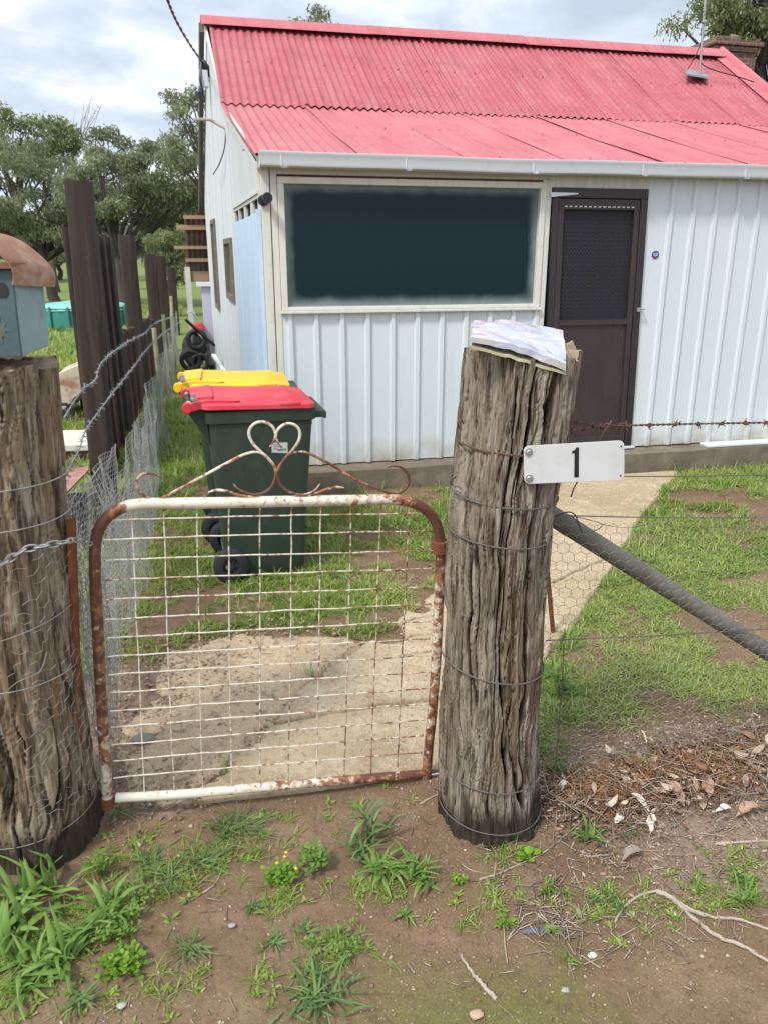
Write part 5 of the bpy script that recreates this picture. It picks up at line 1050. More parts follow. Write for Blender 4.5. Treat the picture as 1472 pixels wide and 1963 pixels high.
def build_back_stuff():
    a = V(386, 545, 12.1); b = V(415, 690, 12.1); t = thing('white_cabinet', 'tall pale cabinet standing at the back corner under the lean-to', 'cabinet', (b[0], 12.1, 0))
    m = MB(); m.box((a[0], 12.1, .10), (b[0], 12.7, a[2] - .03)); obj('cabinet_body', m, mat('lavender_white', (.42, .43, .52), .5), t, bevel=.01); m = MB(); m.box((a[0] - .07, 12.05, a[2] - .025), (b[0], 12.72, a[2] + .02)); obj('cabinet_top', m, M['gutter'], t)
    m = MB(); m.box((a[0] + .03, 12.13, 0), (b[0] - .03, 12.6, .098)); obj('plinth', m, M['bark'], t)
    c = G(372, 706); t = thing('push_mower', 'red and black mower among dark junk at the end of the side yard', 'mower', c); rr = random.Random(3)
    m = MB(); m.tube([V(356, 612, 11.6), V(375, 630, 11.7), V(412, 662, 11.8)], .022, 8); m.tube([V(398, 655, 11.8), V(404, 700, 11.7)], .018, 8); obj('handle', m, M['black'], t, smooth=True)
    m = MB(); p = V(378, 625, 12.0); m.hexa([(p[0] - .10, 11.95, p[2] - .06), (p[0] + .12, 11.95, p[2] - .07), (p[0] + .12, 12.2, p[2] - .07), (p[0] - .10, 12.2, p[2] - .06), (p[0] - .07, 11.98, p[2] + .03), (p[0] + .08, 11.98, p[2] + .05), (p[0] + .08, 12.17, p[2] + .05), (p[0] - .07, 12.17, p[2] + .03)]); obj('engine_cover', m, mat('mower_red', (.45, .03, .03), .4), t, bevel=.015)
    for (px, py, r) in ((366, 690, .13), (384, 694, .11), (377, 650, .12)):
        p = V(px, py, 11.9); m = MB(); m.tube([(p[0] + r * math.cos(2 * math.pi * k / 18), p[1], p[2] + r * math.sin(2 * math.pi * k / 18)) for k in range(19)], .035, 8, cap=False); m.tube([(p[0], p[1] - .03, p[2]), (p[0], p[1] + .03, p[2])], r * .35, 10); obj('wheel', m, M['tyre'], t, smooth=True)
    m = MB(); p = V(372, 670, 12.1); pts = []
    for j in range(8):
        for i in range(16): a_ = 2 * math.pi * i / 16; f = math.sin(math.pi * (j + .3) / 8); pts.append((p[0] + .17 * f * math.cos(a_) * (1 + .3 * float(vn(i, j, 0, 3))), p[1] + .14 * f * math.sin(a_), p[2] - .30 + .55 * j / 7))
    m.grid(pts, 16, 8, close=True); obj('engine', m, mat('dark_junk', (.035, .035, .038), .6, [((.2, .2, .2), 9, .6, .7, .7)]), t)
    m = MB(); m.tube([V(360, 600, 11.8), V(366, 585, 11.8), V(372, 600, 11.8), V(380, 618, 11.9)], .010, 6); m.tube([V(366, 596, 11.8), V(380, 612, 11.85)], .014, 6); obj('cable_loop', m, M['white'], t)
    m = MB(); m.beam(V(409, 680, 10.6), V(432, 716, 9.9), .05, .03); m.box((V(425, 706, 9.98)[0] - .02, 9.9, V(425, 706, 9.98)[2] - .03), (V(425, 706, 9.98)[0] + .02, 9.95, V(425, 706, 9.98)[2])); o = obj('white_board', m, M['white'], None, loc=V(409, 680, 10.6)); tag(o, 'white strip leaning low against the side wall behind the bins', 'board')
build_back_stuff()

# ================================================================= TREES
def leaves(C, n_each, rad, size, rg, droop=.75):
    C = np.asarray(C, float); n = len(C) * n_each; c = np.repeat(C, n_each, 0); cr = np.repeat(rg.uniform(0, 1, len(C)), n_each)
    d = rg.normal(0, 1, (n, 3)); d /= np.linalg.norm(d, axis=1, keepdims=True) + 1e-9; rr = rg.uniform(.15, 1, (n, 1)) ** .6; p = c + d * rr * np.array([rad, rad, rad * .62]); p[:, 2] -= .25 * rad * rr[:, 0] * rg.uniform(0, 1, n)
    az = rg.uniform(0, 6.283, n); el = rg.normal(-droop, .6, n); L = size * rg.uniform(.6, 1.35, n); W = L * rg.uniform(.22, .38, n)
    ax = np.stack([np.cos(az) * np.cos(el), np.sin(az) * np.cos(el), np.sin(el)], 1); up = rg.normal(0, 1, (n, 3)); sd = np.cross(ax, up); sd /= np.linalg.norm(sd, axis=1, keepdims=True) + 1e-9
    v = np.stack([p, p + ax * (L * .5)[:, None] + sd * (W * .5)[:, None], p + ax * L[:, None], p + ax * (L * .5)[:, None] - sd * (W * .5)[:, None]], 1).reshape(-1, 3)
    tint = np.clip(.22 + .5 * cr + rg.normal(0, .16, n), 0, 1); return v, np.arange(n * 4).reshape(-1, 4), np.repeat(tint, 4)
def tree(name, label, base, trunk_r, fork_h, ctr, rx, ry, rz, ncl, nl, clr, leaf, lm, seed, bark='bark', group=None, lean=(0, 0), hollow=.55, nbr=26, bare=False):
    rg = np.random.default_rng(seed); t = thing(name, label, 'tree', base, group); bx, by, bz = base; fx, fy = bx + lean[0], by + lean[1]
    C = []
    while len(C) < ncl:
        d = rg.normal(0, 1, 3); d /= np.linalg.norm(d); r = rg.uniform(hollow, 1) ** .7; lump = 1 + .28 * float(vn(d[0] * 2.2, d[1] * 2.2, d[2] * 2.2, seed)) + .10 * float(vn(d[0] * 6, d[1] * 6, d[2] * 6, seed))
        p = np.array([ctr[0] + d[0] * rx * r * lump, ctr[1] + d[1] * ry * r * lump, ctr[2] + d[2] * rz * r * lump * (1 if d[2] > 0 else .8)])
        C.append(p)
    C = np.array(C); mb = MB(); nt_ = 9; P = [Vector((bx + (fx - bx) * i / nt_ + trunk_r * .5 * float(vn(i * .6, seed, 0, 2)), by + (fy - by) * i / nt_, bz - .1 + (fork_h + .1) * i / nt_)) for i in range(nt_ + 1)]
    mb.tube(P, [trunk_r * (1.25 if i == 0 else 1 - .35 * i / nt_) for i in range(nt_ + 1)], 10); order = rg.permutation(ncl)[:nbr]
    for k in order:
        e = Vector(C[k]); s = P[-1 - int(rg.integers(0, 3))]; m1 = s.lerp(e, .4) + Vector((rg.normal(0, .2), rg.normal(0, .2), rg.normal(.05, .15))) * (rx * .35); Q = smooth_path([s, m1, s.lerp(e, .75) + Vector(rg.normal(0, .12, 3)) * rx * .3, e], 4); n = len(Q); mb.tube(Q, [trunk_r * (.31 - .27 * i / (n - 1)) for i in range(n)], 6)
        for q in range(3):
            s2 = Q[int(n * rg.uniform(.4, .9))]; e2 = Vector(C[int(rg.integers(0, ncl))]) if not bare else s2 + Vector(rg.normal(0, .5, 3)) + Vector((0, 0, .5))
            if (e2 - s2).length < rx * .9: mb.tube([s2, s2.lerp(e2, .5) + Vector(rg.normal(0, .06, 3)), e2], [trunk_r * .10, trunk_r * .07, trunk_r * .03], 5)
    obj('trunk', mb, M[bark], t, smooth=True)
    if not bare:
        v, q, ti = leaves(C, nl, clr, leaf, rg); npmesh('crown', v, q, M[lm], t, attrs=dict(tint=ti))
    return t
def at(px, py, v): return V(px, py, v)
b = at(110, 572, 30); c = at(70, 372, 31); tree('gum_tree', 'broad dark gum tree at the left edge with leaning trunk', (b[0], 30, 0), .20, 1.9, c, 3.0, 2.4, 1.75, 95, 340, .50, .15, 'euc', 21, lean=(-.3, 0), group='gum trees beyond the yard')
b = at(235, 575, 28); c = at(262, 352, 29); tree('gum_tree', 'largest rounded gum tree between the tall post and the cottage', (b[0], 28, 0), .22, 1.6, c, 2.55, 2.3, 1.75, 105, 360, .44, .14, 'euc', 22, group='gum trees beyond the yard')
c = at(345, 400, 30); b = at(330, 570, 30); tree('gum_tree', 'lower gum tree tucked against the cottage gable', (b[0], 30, 0), .14, 1.5, c, 1.35, 1.4, 1.25, 48, 260, .50, .15, 'euc', 23, group='gum trees beyond the yard')
c = at(55, 265, 42); b = at(60, 560, 42); tree('gum_tree', 'wispy tall gum rising behind the left edge tree', (b[0], 42, 0), .20, 4.4, c, 2.4, 1.8, 1.6, 26, 170, .62, .20, 'euc_lt', 24, nbr=20, group='gum trees beyond the yard', hollow=.2)
c = at(105, 262, 42); b = at(110, 560, 42); tree('gum_tree', 'small sparse crown showing between the two dark gums', (b[0], 42, 0), .15, 4.5, c, 1.5, 1.2, 1.0, 14, 150, .6, .2, 'euc_lt', 34, nbr=12, group='gum trees beyond the yard', hollow=.2)
c = at(168, 250, 44); b = at(160, 560, 44); tree('dead_tree', 'leafless grey tree top poking above the dark gums', (b[0], 44, 0), .09, 6.0, (c[0], 44, 8.7), 1.0, .8, .6, 10, 0, 0, 0, None, 25, 'bark_pale', nbr=10, bare=True)
c = at(375, 245, 24); b = at(440, 560, 24); tree('gum_tree', 'airy gum behind the gable with hanging open branches', (b[0], 24, 0), .16, 3.3, c, .95, 1.1, 1.25, 30, 150, .33, .12, 'euc', 26, nbr=24, group='gum trees beyond the yard', hollow=.3)
c = at(595, 50, 26); b = at(600, 560, 26); tree('gum_tree', 'gum whose top just shows over the ridge', (b[0], 26, 0), .2, 5.5, (c[0], 26, c[2] - .35), 1.15, 1.1, .8, 26, 170, .36, .13, 'euc', 27, group='gum trees beyond the yard', hollow=.3)
c = at(1450, 10, 17); b = at(1460, 500, 17); tree('gum_tree', 'large gum hanging behind the brick chimney', (b[0], 17, 0), .22, 4.6, c, 1.7, 1.6, 1.7, 72, 260, .42, .125, 'euc_lt', 28, nbr=40, group='gum trees beyond the yard', hollow=.25)
c = at(326, 490, 24); b = at(326, 590, 24); tree('wattle', 'pale green bushy wattle by the far posts', (b[0], 24, 0), .07, .8, c, .62, .7, .95, 30, 240, .30, .10, 'euc_lt', 29, hollow=.2)
k = 0
for px, v, r, z in ((-60, 60, 4.2, 3.4), (30, 58, 3.2, 2.6), (120, 64, 3.6, 2.8), (200, 70, 4.0, 3.0), (290, 62, 3.2, 2.8), (345, 75, 4.2, 3.4)):
    b = at(px, 560, v); tree('gum_tree', ('far left', 'second', 'third', 'fourth', 'fifth', 'last')[k] + ' dark tree of the far line seen under the gum crowns, from the left', (b[0], v, 0), .2, 1.2, (b[0], v, z), r, 2.5, z * .62, 42, 150, .9, .30, 'euc', 60 + k, nbr=14, group='far line of trees', hollow=.2); k += 1
def hills():
    m = MB(); n = 90; pts = []
    for j in range(7):
        for i in range(n):
            x = -420 + 840 * i / (n - 1); y = 420 + j * 45; h = (0, 3, 8, 13, 17, 19, 20)[j] * (.75 + .45 * float(vn(x / 90, j * .3, 0, 77)) + .12 * float(vn(x / 22, j, 0, 78))); pts.append((x, y, h - .5))
    m.grid(pts, n, 7); o = obj('hills', m, mat('far_hills', (.085, .115, .12), 1, [((.11, .15, .10), .02, .45, .6, .6)]), None, smooth=True); o['kind'] = 'structure'; o['label'] = 'low blue green hills on the horizon'
hills()

# ================================================================= GRASS AND WEEDS
def blades(P, az, L, W, el0, bend, rg, segs=3, tint=None, fold=0):
    """ribbon blades: P base (n,3), azimuth, length, width, start elevation, bend (drop in rad along the blade)"""
    n = len(P); rows = segs + 1; V_ = np.zeros((n, rows, 2, 3)); p = P.astype(float).copy(); sd = np.stack([-np.sin(az), np.cos(az), np.zeros(n)], 1)
    tw = rg.normal(0, .35, n); 
    for j in range(rows):
        f = j / segs; w = W * (np.minimum(1, .55 + f * 1.6) * (1 - f) ** .55 + .04); s = sd * np.cos(tw * f)[:, None] + np.array([0, 0, 1.])[None] * np.sin(tw * f)[:, None]
        V_[:, j, 0] = p - s * (w / 2)[:, None]; V_[:, j, 1] = p + s * (w / 2)[:, None]
        e = el0 - bend * (f + .5 / segs); p = p + np.stack([np.cos(az) * np.cos(e), np.sin(az) * np.cos(e), np.sin(e)], 1) * (L / segs)[:, None]
    q = np.array([[j * 2, j * 2 + 1, j * 2 + 3, j * 2 + 2] for j in range(segs)]); Q = (np.arange(n)[:, None, None] * rows * 2 + q[None]).reshape(-1, 4)
    if tint is None: tint = rg.uniform(.2, .8, n)
    V_[..., 2] = np.maximum(V_[..., 2], (P[:, 2] + .0055 + rg.uniform(0, .004, n))[:, None, None] + np.arange(rows)[None, :, None] * .0009)
    V_[:, 0, :, 2] = P[:, 2][:, None]
    return V_.reshape(-1, 3), Q, np.repeat(np.clip(tint, 0, 1), rows * 2)
def scatter(rg, n, x0, x1, y0, y1, mult=1, fn=density):
    x = rg.uniform(x0, x1, n); y = rg.uniform(y0, y1, n); d = fn(x, y) * mult; k = rg.uniform(0, 1, n) < d; return x[k], y[k]
def merge(L):
    o = 0; V_, Q, T = [], [], []
    for v, q, t in L: V_.append(v); Q.append(q + o); T.append(t); o += len(v)
    return np.concatenate(V_), np.concatenate(Q), np.concatenate(T)
def lawn():
    rg = np.random.default_rng(5); parts = []
    def tufts(x, y, per, L, W, el, bend, ts):
        n = len(x) * per; X = np.repeat(x, per) + rg.normal(0, .010, n); Y = np.repeat(y, per) + rg.normal(0, .010, n); az = rg.uniform(0, 6.283, n)
        big = np.repeat(rg.uniform(.6, 1.3, len(x)), per); tn = np.repeat(fbm(x * 2.2, y * 2.2, 0, 3, 500) * .45 + rg.normal(0, .10, len(x)), per)
        z = np.where(Y < 14, ground_z(X, Y), 0); q = poly_sd(X, Y, PATHP) < .02; X, Y, z, az, big, tn = [a[q] for a in (X, Y, z, az, big, tn)]; n = len(X)
        brown = rg.uniform(0, 1, n) < .20; t = np.where(brown, rg.uniform(.82, 1, n), np.clip(ts + tn + rg.normal(0, .13, n), 0, .78))
        parts.append(blades(np.stack([X, Y, z - .004], 1), az, L * big * rg.uniform(.6, 1.3, n), W * rg.uniform(.7, 1.3, n), rg.normal(el, .3, n), rg.uniform(.3, 1, n) * bend, rg, 3, t))
    x, y = scatter(rg, 21000, .85, 3.4, 2.0, 3.7); tufts(x, y, 7, .043, .0046, .55, 1.0, .46)
    x, y = scatter(rg, 18000, 1.3, 4.9, 3.4, 5.42); tufts(x, y, 6, .062, .0058, .75, 1.0, .42)
    x, y = scatter(rg, 13000, -.45, 1.9, 2.95, 5.3); tufts(x, y, 7, .058, .0055, .75, 1.0, .40)
    x, y = scatter(rg, 7000, -.48, .45, 5.1, 12.5, .9); tufts(x, y, 6, .095, .010, .9, 1.1, .50)
    x, y = scatter(rg, 9000, -3.5, -.48, 3.0, 12, .9); tufts(x, y, 6, .12, .013, .95, 1.1, .48)
    x, y = scatter(rg, 6000, -7, -.4, 12, 30, .9); tufts(x, y, 5, .20, .03, 1.0, .9, .50)
    v, q, t = merge(parts); o = npmesh('lawn_grass', v, q, M['grass'], attrs=dict(tint=t)); tag(o, 'short patchy green grass of the yard', 'grass', None, 'stuff')
    # small ragged growth at the feet of posts, sparse foreground sprouts and edges of the path
    parts.clear(); rg = np.random.default_rng(9)
    pts = [(1060, 1290, .05, 60), (1068, 1330, .05, 60), (1075, 1380, .05, 50), (1055, 1440, .04, 40), (1062, 1500, .04, 30), (1085, 1240, .04, 40), (195, 1180, .05, 60), (205, 1130, .05, 50), (190, 1260, .04, 30), (1290, 905, .05, 50), (1240, 990, .06, 60), (1190, 1060, .05, 40), (1120, 1185, .04, 40), (1265, 945, .04, 50), (1215, 1020, .04, 40), (1150, 1120, .04, 40), (1085, 1222, .03, 30), (1205, 1035, .05, 30), (420, 1495, .02, 8), (600, 1300, .03, 10), (1300, 885, .03, 30), (1400, 885, .3, 120), (850, 925, .15, 90), (720, 940, .2, 80), (770, 1210, .05, 60), (735, 1235, .03, 30)]
    for px, py, s, n in pts: 
        c = G(px, py); x = c[0] + rg.normal(0, s, n // 3); y = c[1] + rg.normal(0, s * .5, n // 3); tufts(x, y, 5, .085, .006, .95, .9, .45)
    v, q, t = merge(parts); o = npmesh('edge_grass', v, q, M['weed'], attrs=dict(tint=t)); tag(o, 'taller ragged grass along posts, path edges and slab', 'grass', None, 'stuff')
lawn()

def broad_weed(name, label, px, py, n, L, W, seed, el=1.0, bend=1.5, m_='weed', stem=0, grp='broad leaved grass weeds in the earth', spread=.015):
    rg = np.random.default_rng(seed); c = G(px, py); t = thing(name, label, 'weed', c, grp); z0 = float(ground_z(np.array([c[0]]), np.array([c[1]]))[0])
    az = rg.uniform(0, 6.283, n); spread = spread * (2.6 if L > .09 and W > .012 else 1); P = np.stack([c[0] + rg.normal(0, spread, n), c[1] + rg.normal(0, spread, n), np.full(n, z0 - .003) + (rg.uniform(0, stem, n) if stem else 0)], 1)
    Ls = L * rg.uniform(.55, 1.15, n); E = rg.normal(el - .1, .38, n); Bd = bend * rg.uniform(.6, 1.2, n); Ws = W * rg.uniform(.7, 1.2, n)
    # folded midrib leaves: 3 columns
    segs = 9; rows = segs + 1; V_ = np.zeros((n, rows, 3, 3)); p = P.copy(); sd = np.stack([-np.sin(az), np.cos(az), np.zeros(n)], 1); tw = rg.normal(0, .5, n); wav = rg.uniform(0, 6, n)
    for j in range(rows):
        f = j / segs; w = Ws * (min(1, .35 + f * 2.2) * (1 - f) ** .7 + .01); e = E - Bd * f * 1.0; fw = np.stack([np.cos(az) * np.cos(e), np.sin(az) * np.cos(e), np.sin(e)], 1); nrm = np.cross(fw, sd); s = sd * np.cos(tw * f)[:, None] + nrm * np.sin(tw * f)[:, None]; nr = np.cross(fw, s)
        up = nr * (-.28 * w)[:, None] + nr * (.0022 * np.sin(wav + f * 9))[:, None]
        V_[:, j, 0] = p - s * (w / 2)[:, None] + up; V_[:, j, 1] = p; V_[:, j, 2] = p + s * (w / 2)[:, None] + up; p = p + fw * (Ls / segs)[:, None]
    V_[..., 2] = np.maximum(V_[..., 2], z0 + .004 + (rg.uniform(0, .012, n))[:, None, None] + np.arange(rows)[None, :, None] * .0006 + np.array([.0, .0006, .0011])[None, None, :]); q = []
    for j in range(segs):
        for k in (0, 1): q.append([j * 3 + k, j * 3 + k + 1, j * 3 + k + 4, j * 3 + k + 3])
    Q = (np.arange(n)[:, None, None] * rows * 3 + np.array(q)[None]).reshape(-1, 4); tint = np.repeat(rg.uniform(.15, .75, n), rows * 3) + np.tile(np.repeat(np.linspace(-.05, .16, rows), 3), n)
    npmesh('leaves', V_.reshape(-1, 3), Q, M[m_], t, smooth=True, attrs=dict(tint=np.clip(tint, 0, 1)))
    if stem:
        m = MB(); 
        for k in range(3): m.tube(smooth_path([(c[0], c[1], z0), (c[0] + rg.normal(0, .01), c[1] + rg.normal(0, .01), z0 + stem * .6), (c[0] + rg.normal(0, .02), c[1] + rg.normal(0, .02), z0 + stem * rg.uniform(.8, 1.1))], 4), [.0028] * 8 + [.0015], 5)
        m.at['tint'] = [.5] * len(m.v); obj('stem', m, M[m_], t, smooth=True)
    return t
BW = [(18, 1800, 13, .27, .026, 1.05, 1.5, 'weed', .03, 'tall broad bladed grass weed at the far left under the log post'),
      (95, 1715, 8, .25, .018, 1.1, 1.2, 'weed', .03, 'long arching blades springing beside the foot of the left post'),
      (120, 1850, 12, .24, .022, .95, 1.5, 'weed', .02, 'sprawling broad leaved clump in the lower left corner'),
      (215, 1750, 10, .17, .017, 1.0, 1.4, 'weed', .03, 'middling broad leaved weed above the round leaved clump'),
      (30, 1740, 9, .24, .022, 1.1, 1.4, 'weed', .02, 'arching blades leaning on the left edge below the log post'),
      (165, 1800, 12, .17, .016, 1.0, 1.4, 'weed', .02, 'leafy blades between the corner clump and round leaved herb'),
      (60, 1850, 10, .20, .020, 1.0, 1.5, 'weed', .02, 'wide bladed clump near the left edge of the picture'),
      (690, 1640, 10, .10, .014, 1.0, 1.5, 'weed_blue', .02, 'leafy sprouts under the stalked weed before the gate'),
      (330, 1690, 22, .09, .006, .8, 1.2, 'weed_blue', 0, 'thin blue green tuft mid left between herbs'),
      (50, 1900, 8, .16, .015, .9, 1.5, 'weed', 0, 'short weed at the bottom left edge of the bare earth'),
      (705, 1612, 16, .12, .013, 1.0, 1.5, 'weed_blue', .09, 'upright stalked weed before the gate near the right post'),
      (725, 1672, 16, .13, .016, .95, 1.5, 'weed', .02, 'dense leafy grass weed below the stalked one'),
      (800, 1688, 18, .125, .016, 1.05, 1.4, 'weed', .02, 'bright leafy grass weed just left of the log post foot'),
      (1128, 1612, 14, .10, .011, 1.1, 1.3, 'weed', .02, 'grassy weed standing before the bark pile'),
      (1050, 1715, 9, .085, .012, 1.35, .7, 'weed', 0, 'stiff small sprout right of the log post among twigs'),
      (612, 1925, 48, .13, .008, .9, 1.2, 'weed_blue', 0, 'dense blue green tussock at the bottom centre edge'),
      (362, 1822, 24, .085, .006, .8, 1.2, 'weed_blue', 0, 'small spiky tuft alone on the earth left of centre'),
      (778, 1758, 8, .075, .010, .7, 1.5, 'weed', 0, 'small splayed sprout in the middle of the bare earth'),
      (455, 1592, 60, .125, .0045, .8, 1.0, 'weed_blue', 0, 'wide fine bladed tussock in front of the gate'),
      (395, 1655, 34, .11, .0055, .7, 1.2, 'weed_blue', 0, 'low straggly tussock behind the fine bladed one'),
      (290, 1660, 22, .10, .006, .8, 1.2, 'weed_blue', 0, 'loose tuft between left post and the straggly tussock'),
      (525, 1815, 20, .055, .005, .8, 1.2, 'weed_blue', 0, 'little tuft below the yellow flowered weed'),
      (485, 1745, 18, .055, .005, .8, 1.2, 'weed_blue', 0, 'little tuft left below the yellow flowered weed'),
      (1425, 1735, 14, .10, .009, 1.2, 1.0, 'weed', .03, 'upright weed at the right edge above the branches'),
      (150, 1925, 20, .08, .007, .8, 1.2, 'weed_blue', 0, 'fine tuft near the bottom left corner'),
      (1085, 1850, 10, .035, .004, .9, 1.2, 'weed', 0, 'tiny tuft left of the forked branch'),
      (1340, 1700, 12, .05, .006, .9, 1.2, 'weed', 0, 'tiny tuft between the bark pile and forked branch'),
      (585, 1790, 12, .055, .007, .9, 1.3, 'weed_blue', 0, 'sparse sprout above the low trailing weed'),
      (235, 1570, 18, .09, .004, 1.0, .9, 'weed_blue', 0, 'thin grass tuft under the left corner of the gate')]
for k, (px, py, n, L, W, el, bd, m_, st, lab) in enumerate(BW):
    broad_weed('grass_weed', lab, px, py, int(n * (2.3 if L > .15 else 1.7)), L * (.56 if L > .15 else .8), W * 1.05, 700 + k, el, bd, m_, st, spread=.03 if n > 40 else .014 if n > 20 else .008)
def leafy(name, label, px, py, n, R_, h, ls, seed, m_='clover', flowers=0, round_=True):
    rg = np.random.default_rng(seed); c = G(px, py); t = thing(name, label, 'weed', c, 'leafy herbs in the earth'); z0 = float(ground_z(np.array([c[0]]), np.array([c[1]]))[0]); m = MB(); V_, Q, T = [], [], []; o = 0
    ns = max(6, n // 9)
    for s in range(ns):
        az = rg.uniform(0, 6.283); rad = R_ * math.sqrt(rg.uniform(.02, 1)); top = Vector((c[0] + math.cos(az) * rad, c[1] + math.sin(az) * rad * .9, z0 + h * rg.uniform(.4, 1.1) * (1.1 - .6 * rad / R_))); b0 = Vector((c[0] + math.cos(az) * rad * .25, c[1] + math.sin(az) * rad * .25, z0)); mid = b0.lerp(top, .5) + Vector((0, 0, h * .15)); P = smooth_path([b0, mid, top], 4); m.tube(P, .0012, 4)
        for q in range(max(3, n // ns)):
            f = rg.uniform(.35, 1); bp = P[int(f * (len(P) - 1))]; a2 = rg.uniform(0, 6.283); e2 = rg.uniform(-.1, .8); L = ls * rg.uniform(.6, 1.2); W = L * (.8 if round_ else .45); fw = Vector((math.cos(a2) * math.cos(e2), math.sin(a2) * math.cos(e2), math.sin(e2))); sd = fw.cross(Vector((0, 0, 1))).normalized(); nn = sd.cross(fw); b1 = bp + fw * ls * .4
            pr = [(0, 0), (.3, .85), (.65, 1), (.92, .55), (1, 0), (.92, -.55), (.65, -1), (.3, -.85)]
            vs = [b1 + fw * L * a + sd * (W / 2 * b) + nn * (.12 * L * (abs(b) - .4 * a)) for a, b in pr]
            V_ += [tuple(x) for x in vs]; Q += [(o, o + 1, o + 2, o + 7), (o + 2, o + 3, o + 6, o + 7), (o + 3, o + 4, o + 5, o + 6)]; ti = rg.uniform(.15, .85); T += [ti] * 8; o += 8
    m.at['tint'] = [.4] * len(m.v); obj('stems', m, M[m_], t); npmesh('leaves', V_, Q, M[m_], t, attrs=dict(tint=T))
    if flowers:
        fm = mat('yellow_petal', (.75, .60, .03), .6) 
        for k in range(flowers):
            p = V_[int(rg.integers(0, len(V_)))]; m = MB(); x, y, z = p[0] , p[1], z0 + h * 1.08; 
            for q in range(5): a = 1.2566 * q; m.add([(x, y, z), (x + .004 * math.cos(a - .4), y + .004 * math.sin(a - .4), z + .002), (x + .006 * math.cos(a), y + .006 * math.sin(a), z + .003), (x + .004 * math.cos(a + .4), y + .004 * math.sin(a + .4), z + .002)], [(0, 1, 2, 3)])
            obj('flower', m, fm, t)
    return t
for k, a in enumerate([('leafy_herb', 'round green herb with tiny yellow flowers on the earth', 540, 1692, 230, .062, .055, .013, 'clover', 4, True),
     ('leafy_herb', 'taller darker herb right beside the yellow flowered one', 598, 1668, 230, .055, .10, .014, 'weed', 0, True),
     ('leafy_herb', 'bright round leaved clump at lower left of the earth', 238, 1858, 260, .065, .05, .014, 'clover', 0, True),
     ('leafy_herb', 'mixed leafy herb behind the round leaved clump', 230, 1790, 200, .075, .07, .015, 'weed', 0, False),
     ('leafy_herb', 'leggy herb close to the left post foot', 200, 1680, 130, .05, .11, .014, 'weed', 0, False),
     ('leafy_herb', 'low trailing herb with reddish stems in the centre foreground', 640, 1818, 170, .085, .045, .012, 'weed', 0, False),
     ('leafy_herb', 'sprawling herb left of the trailing one', 270, 1725, 110, .06, .06, .013, 'weed', 0, False),
     ('leafy_herb', 'two leaved seedling right of the log post foot', 1005, 1652, 12, .018, .025, .026, 'clover', 0, True),
     ('leafy_herb', 'small green herb left of the twig heap', 880, 1695, 50, .03, .03, .012, 'clover', 0, False),
     ('leafy_herb', 'small herb sprouting through the twig heap', 965, 1775, 60, .035, .03, .012, 'clover', 0, False),
     ('leafy_herb', 'tiny pale herb between twigs and blue scrap', 1058, 1790, 30, .022, .03, .011, 'weed', 0, True),
     ('leafy_herb', 'faded low herb left of the branch fork', 1160, 1735, 110, .065, .03, .010, 'weed_blue', 0, False),
     ('leafy_herb', 'low herb patch right above the forked branch', 1420, 1690, 90, .06, .03, .013, 'weed', 0, True),
     ('leafy_herb', 'leafy growth hugging the right side of the log post', 1072, 1335, 160, .06, .16, .018, 'weed', 0, False),
     ('leafy_herb', 'pale herb in the dry strip beside the bark pile', 1215, 1600, 60, .06, .03, .011, 'weed_blue', 0, False)]):
    n_, l_, px, py, n, r, h, ls, m_, fl, rd = a; leafy(n_, l_, px, py, n, r, h, ls, 900 + k, m_, fl, rd)

# ================================================================= LITTER, TWIGS, PEBBLES, BRANCHES
def cover():
    rg = np.random.default_rng(77); parts = []
    spots = [(430, 1640, .20, .05, 60), (330, 1690, .13, .05, 50), (250, 1640, .08, .05, 30), (200, 1760, .10, .06, 60), (90, 1820, .14, .07, 90), (30, 1900, .08, .05, 40), (540, 1720, .06, .04, 25), (640, 1830, .08, .04, 25), (720, 1700, .10, .04, 40), (300, 1900, .15, .05, 25), (1150, 1740, .10, .05, 40), (1330, 1720, .16, .06, 50), (1420, 1650, .08, .04, 25), (950, 1740, .12, .06, 25), (1230, 1480, .2, .05, 30), (620, 1560, .3, .03, 20), (960, 1640, .06, .03, 14), (560, 1880, .15, .05, 20)]
    for px, py, sx, sy, n in spots:
        c = G(px, py); x = c[0] + rg.normal(0, sx * .6, n); y = c[1] + rg.normal(0, sy * .8, n); per = 9; N_ = n * per; X = np.repeat(x, per) + rg.normal(0, .006, N_); Y = np.repeat(y, per) + rg.normal(0, .006, N_); big = np.repeat(rg.uniform(.4, 1.3, n), per)
        wide = np.repeat(rg.uniform(0, 1, n) < .35, per); dry = rg.uniform(0, 1, N_) < .16; t = np.where(dry, rg.uniform(.85, 1, N_), rg.uniform(.1, .65, N_)); d2 = poly_sd(X, Y, PATHP) < 0
        a = [q[d2] for q in (X, Y, big, wide, t)]; k = len(a[0]); parts.append(blades(np.stack([a[0], a[1], ground_z(a[0], a[1]) - .003], 1), rg.uniform(0, 6.283, k), np.where(a[3], .022, .045) * a[2] * rg.uniform(.6, 1.3, k), np.where(a[3], .0085, .0032) * rg.uniform(.7, 1.3, k), rg.normal(.6, .35, k), rg.uniform(.2, 1.3, k), rg, 3, a[4]))
    v, q, t = merge(parts); o = npmesh('ground_cover', v, q, M['grass'], attrs=dict(tint=t)); tag(o, 'low straggling sprouts and dry stems between the larger weeds', 'ground cover', None, 'stuff')
cover()
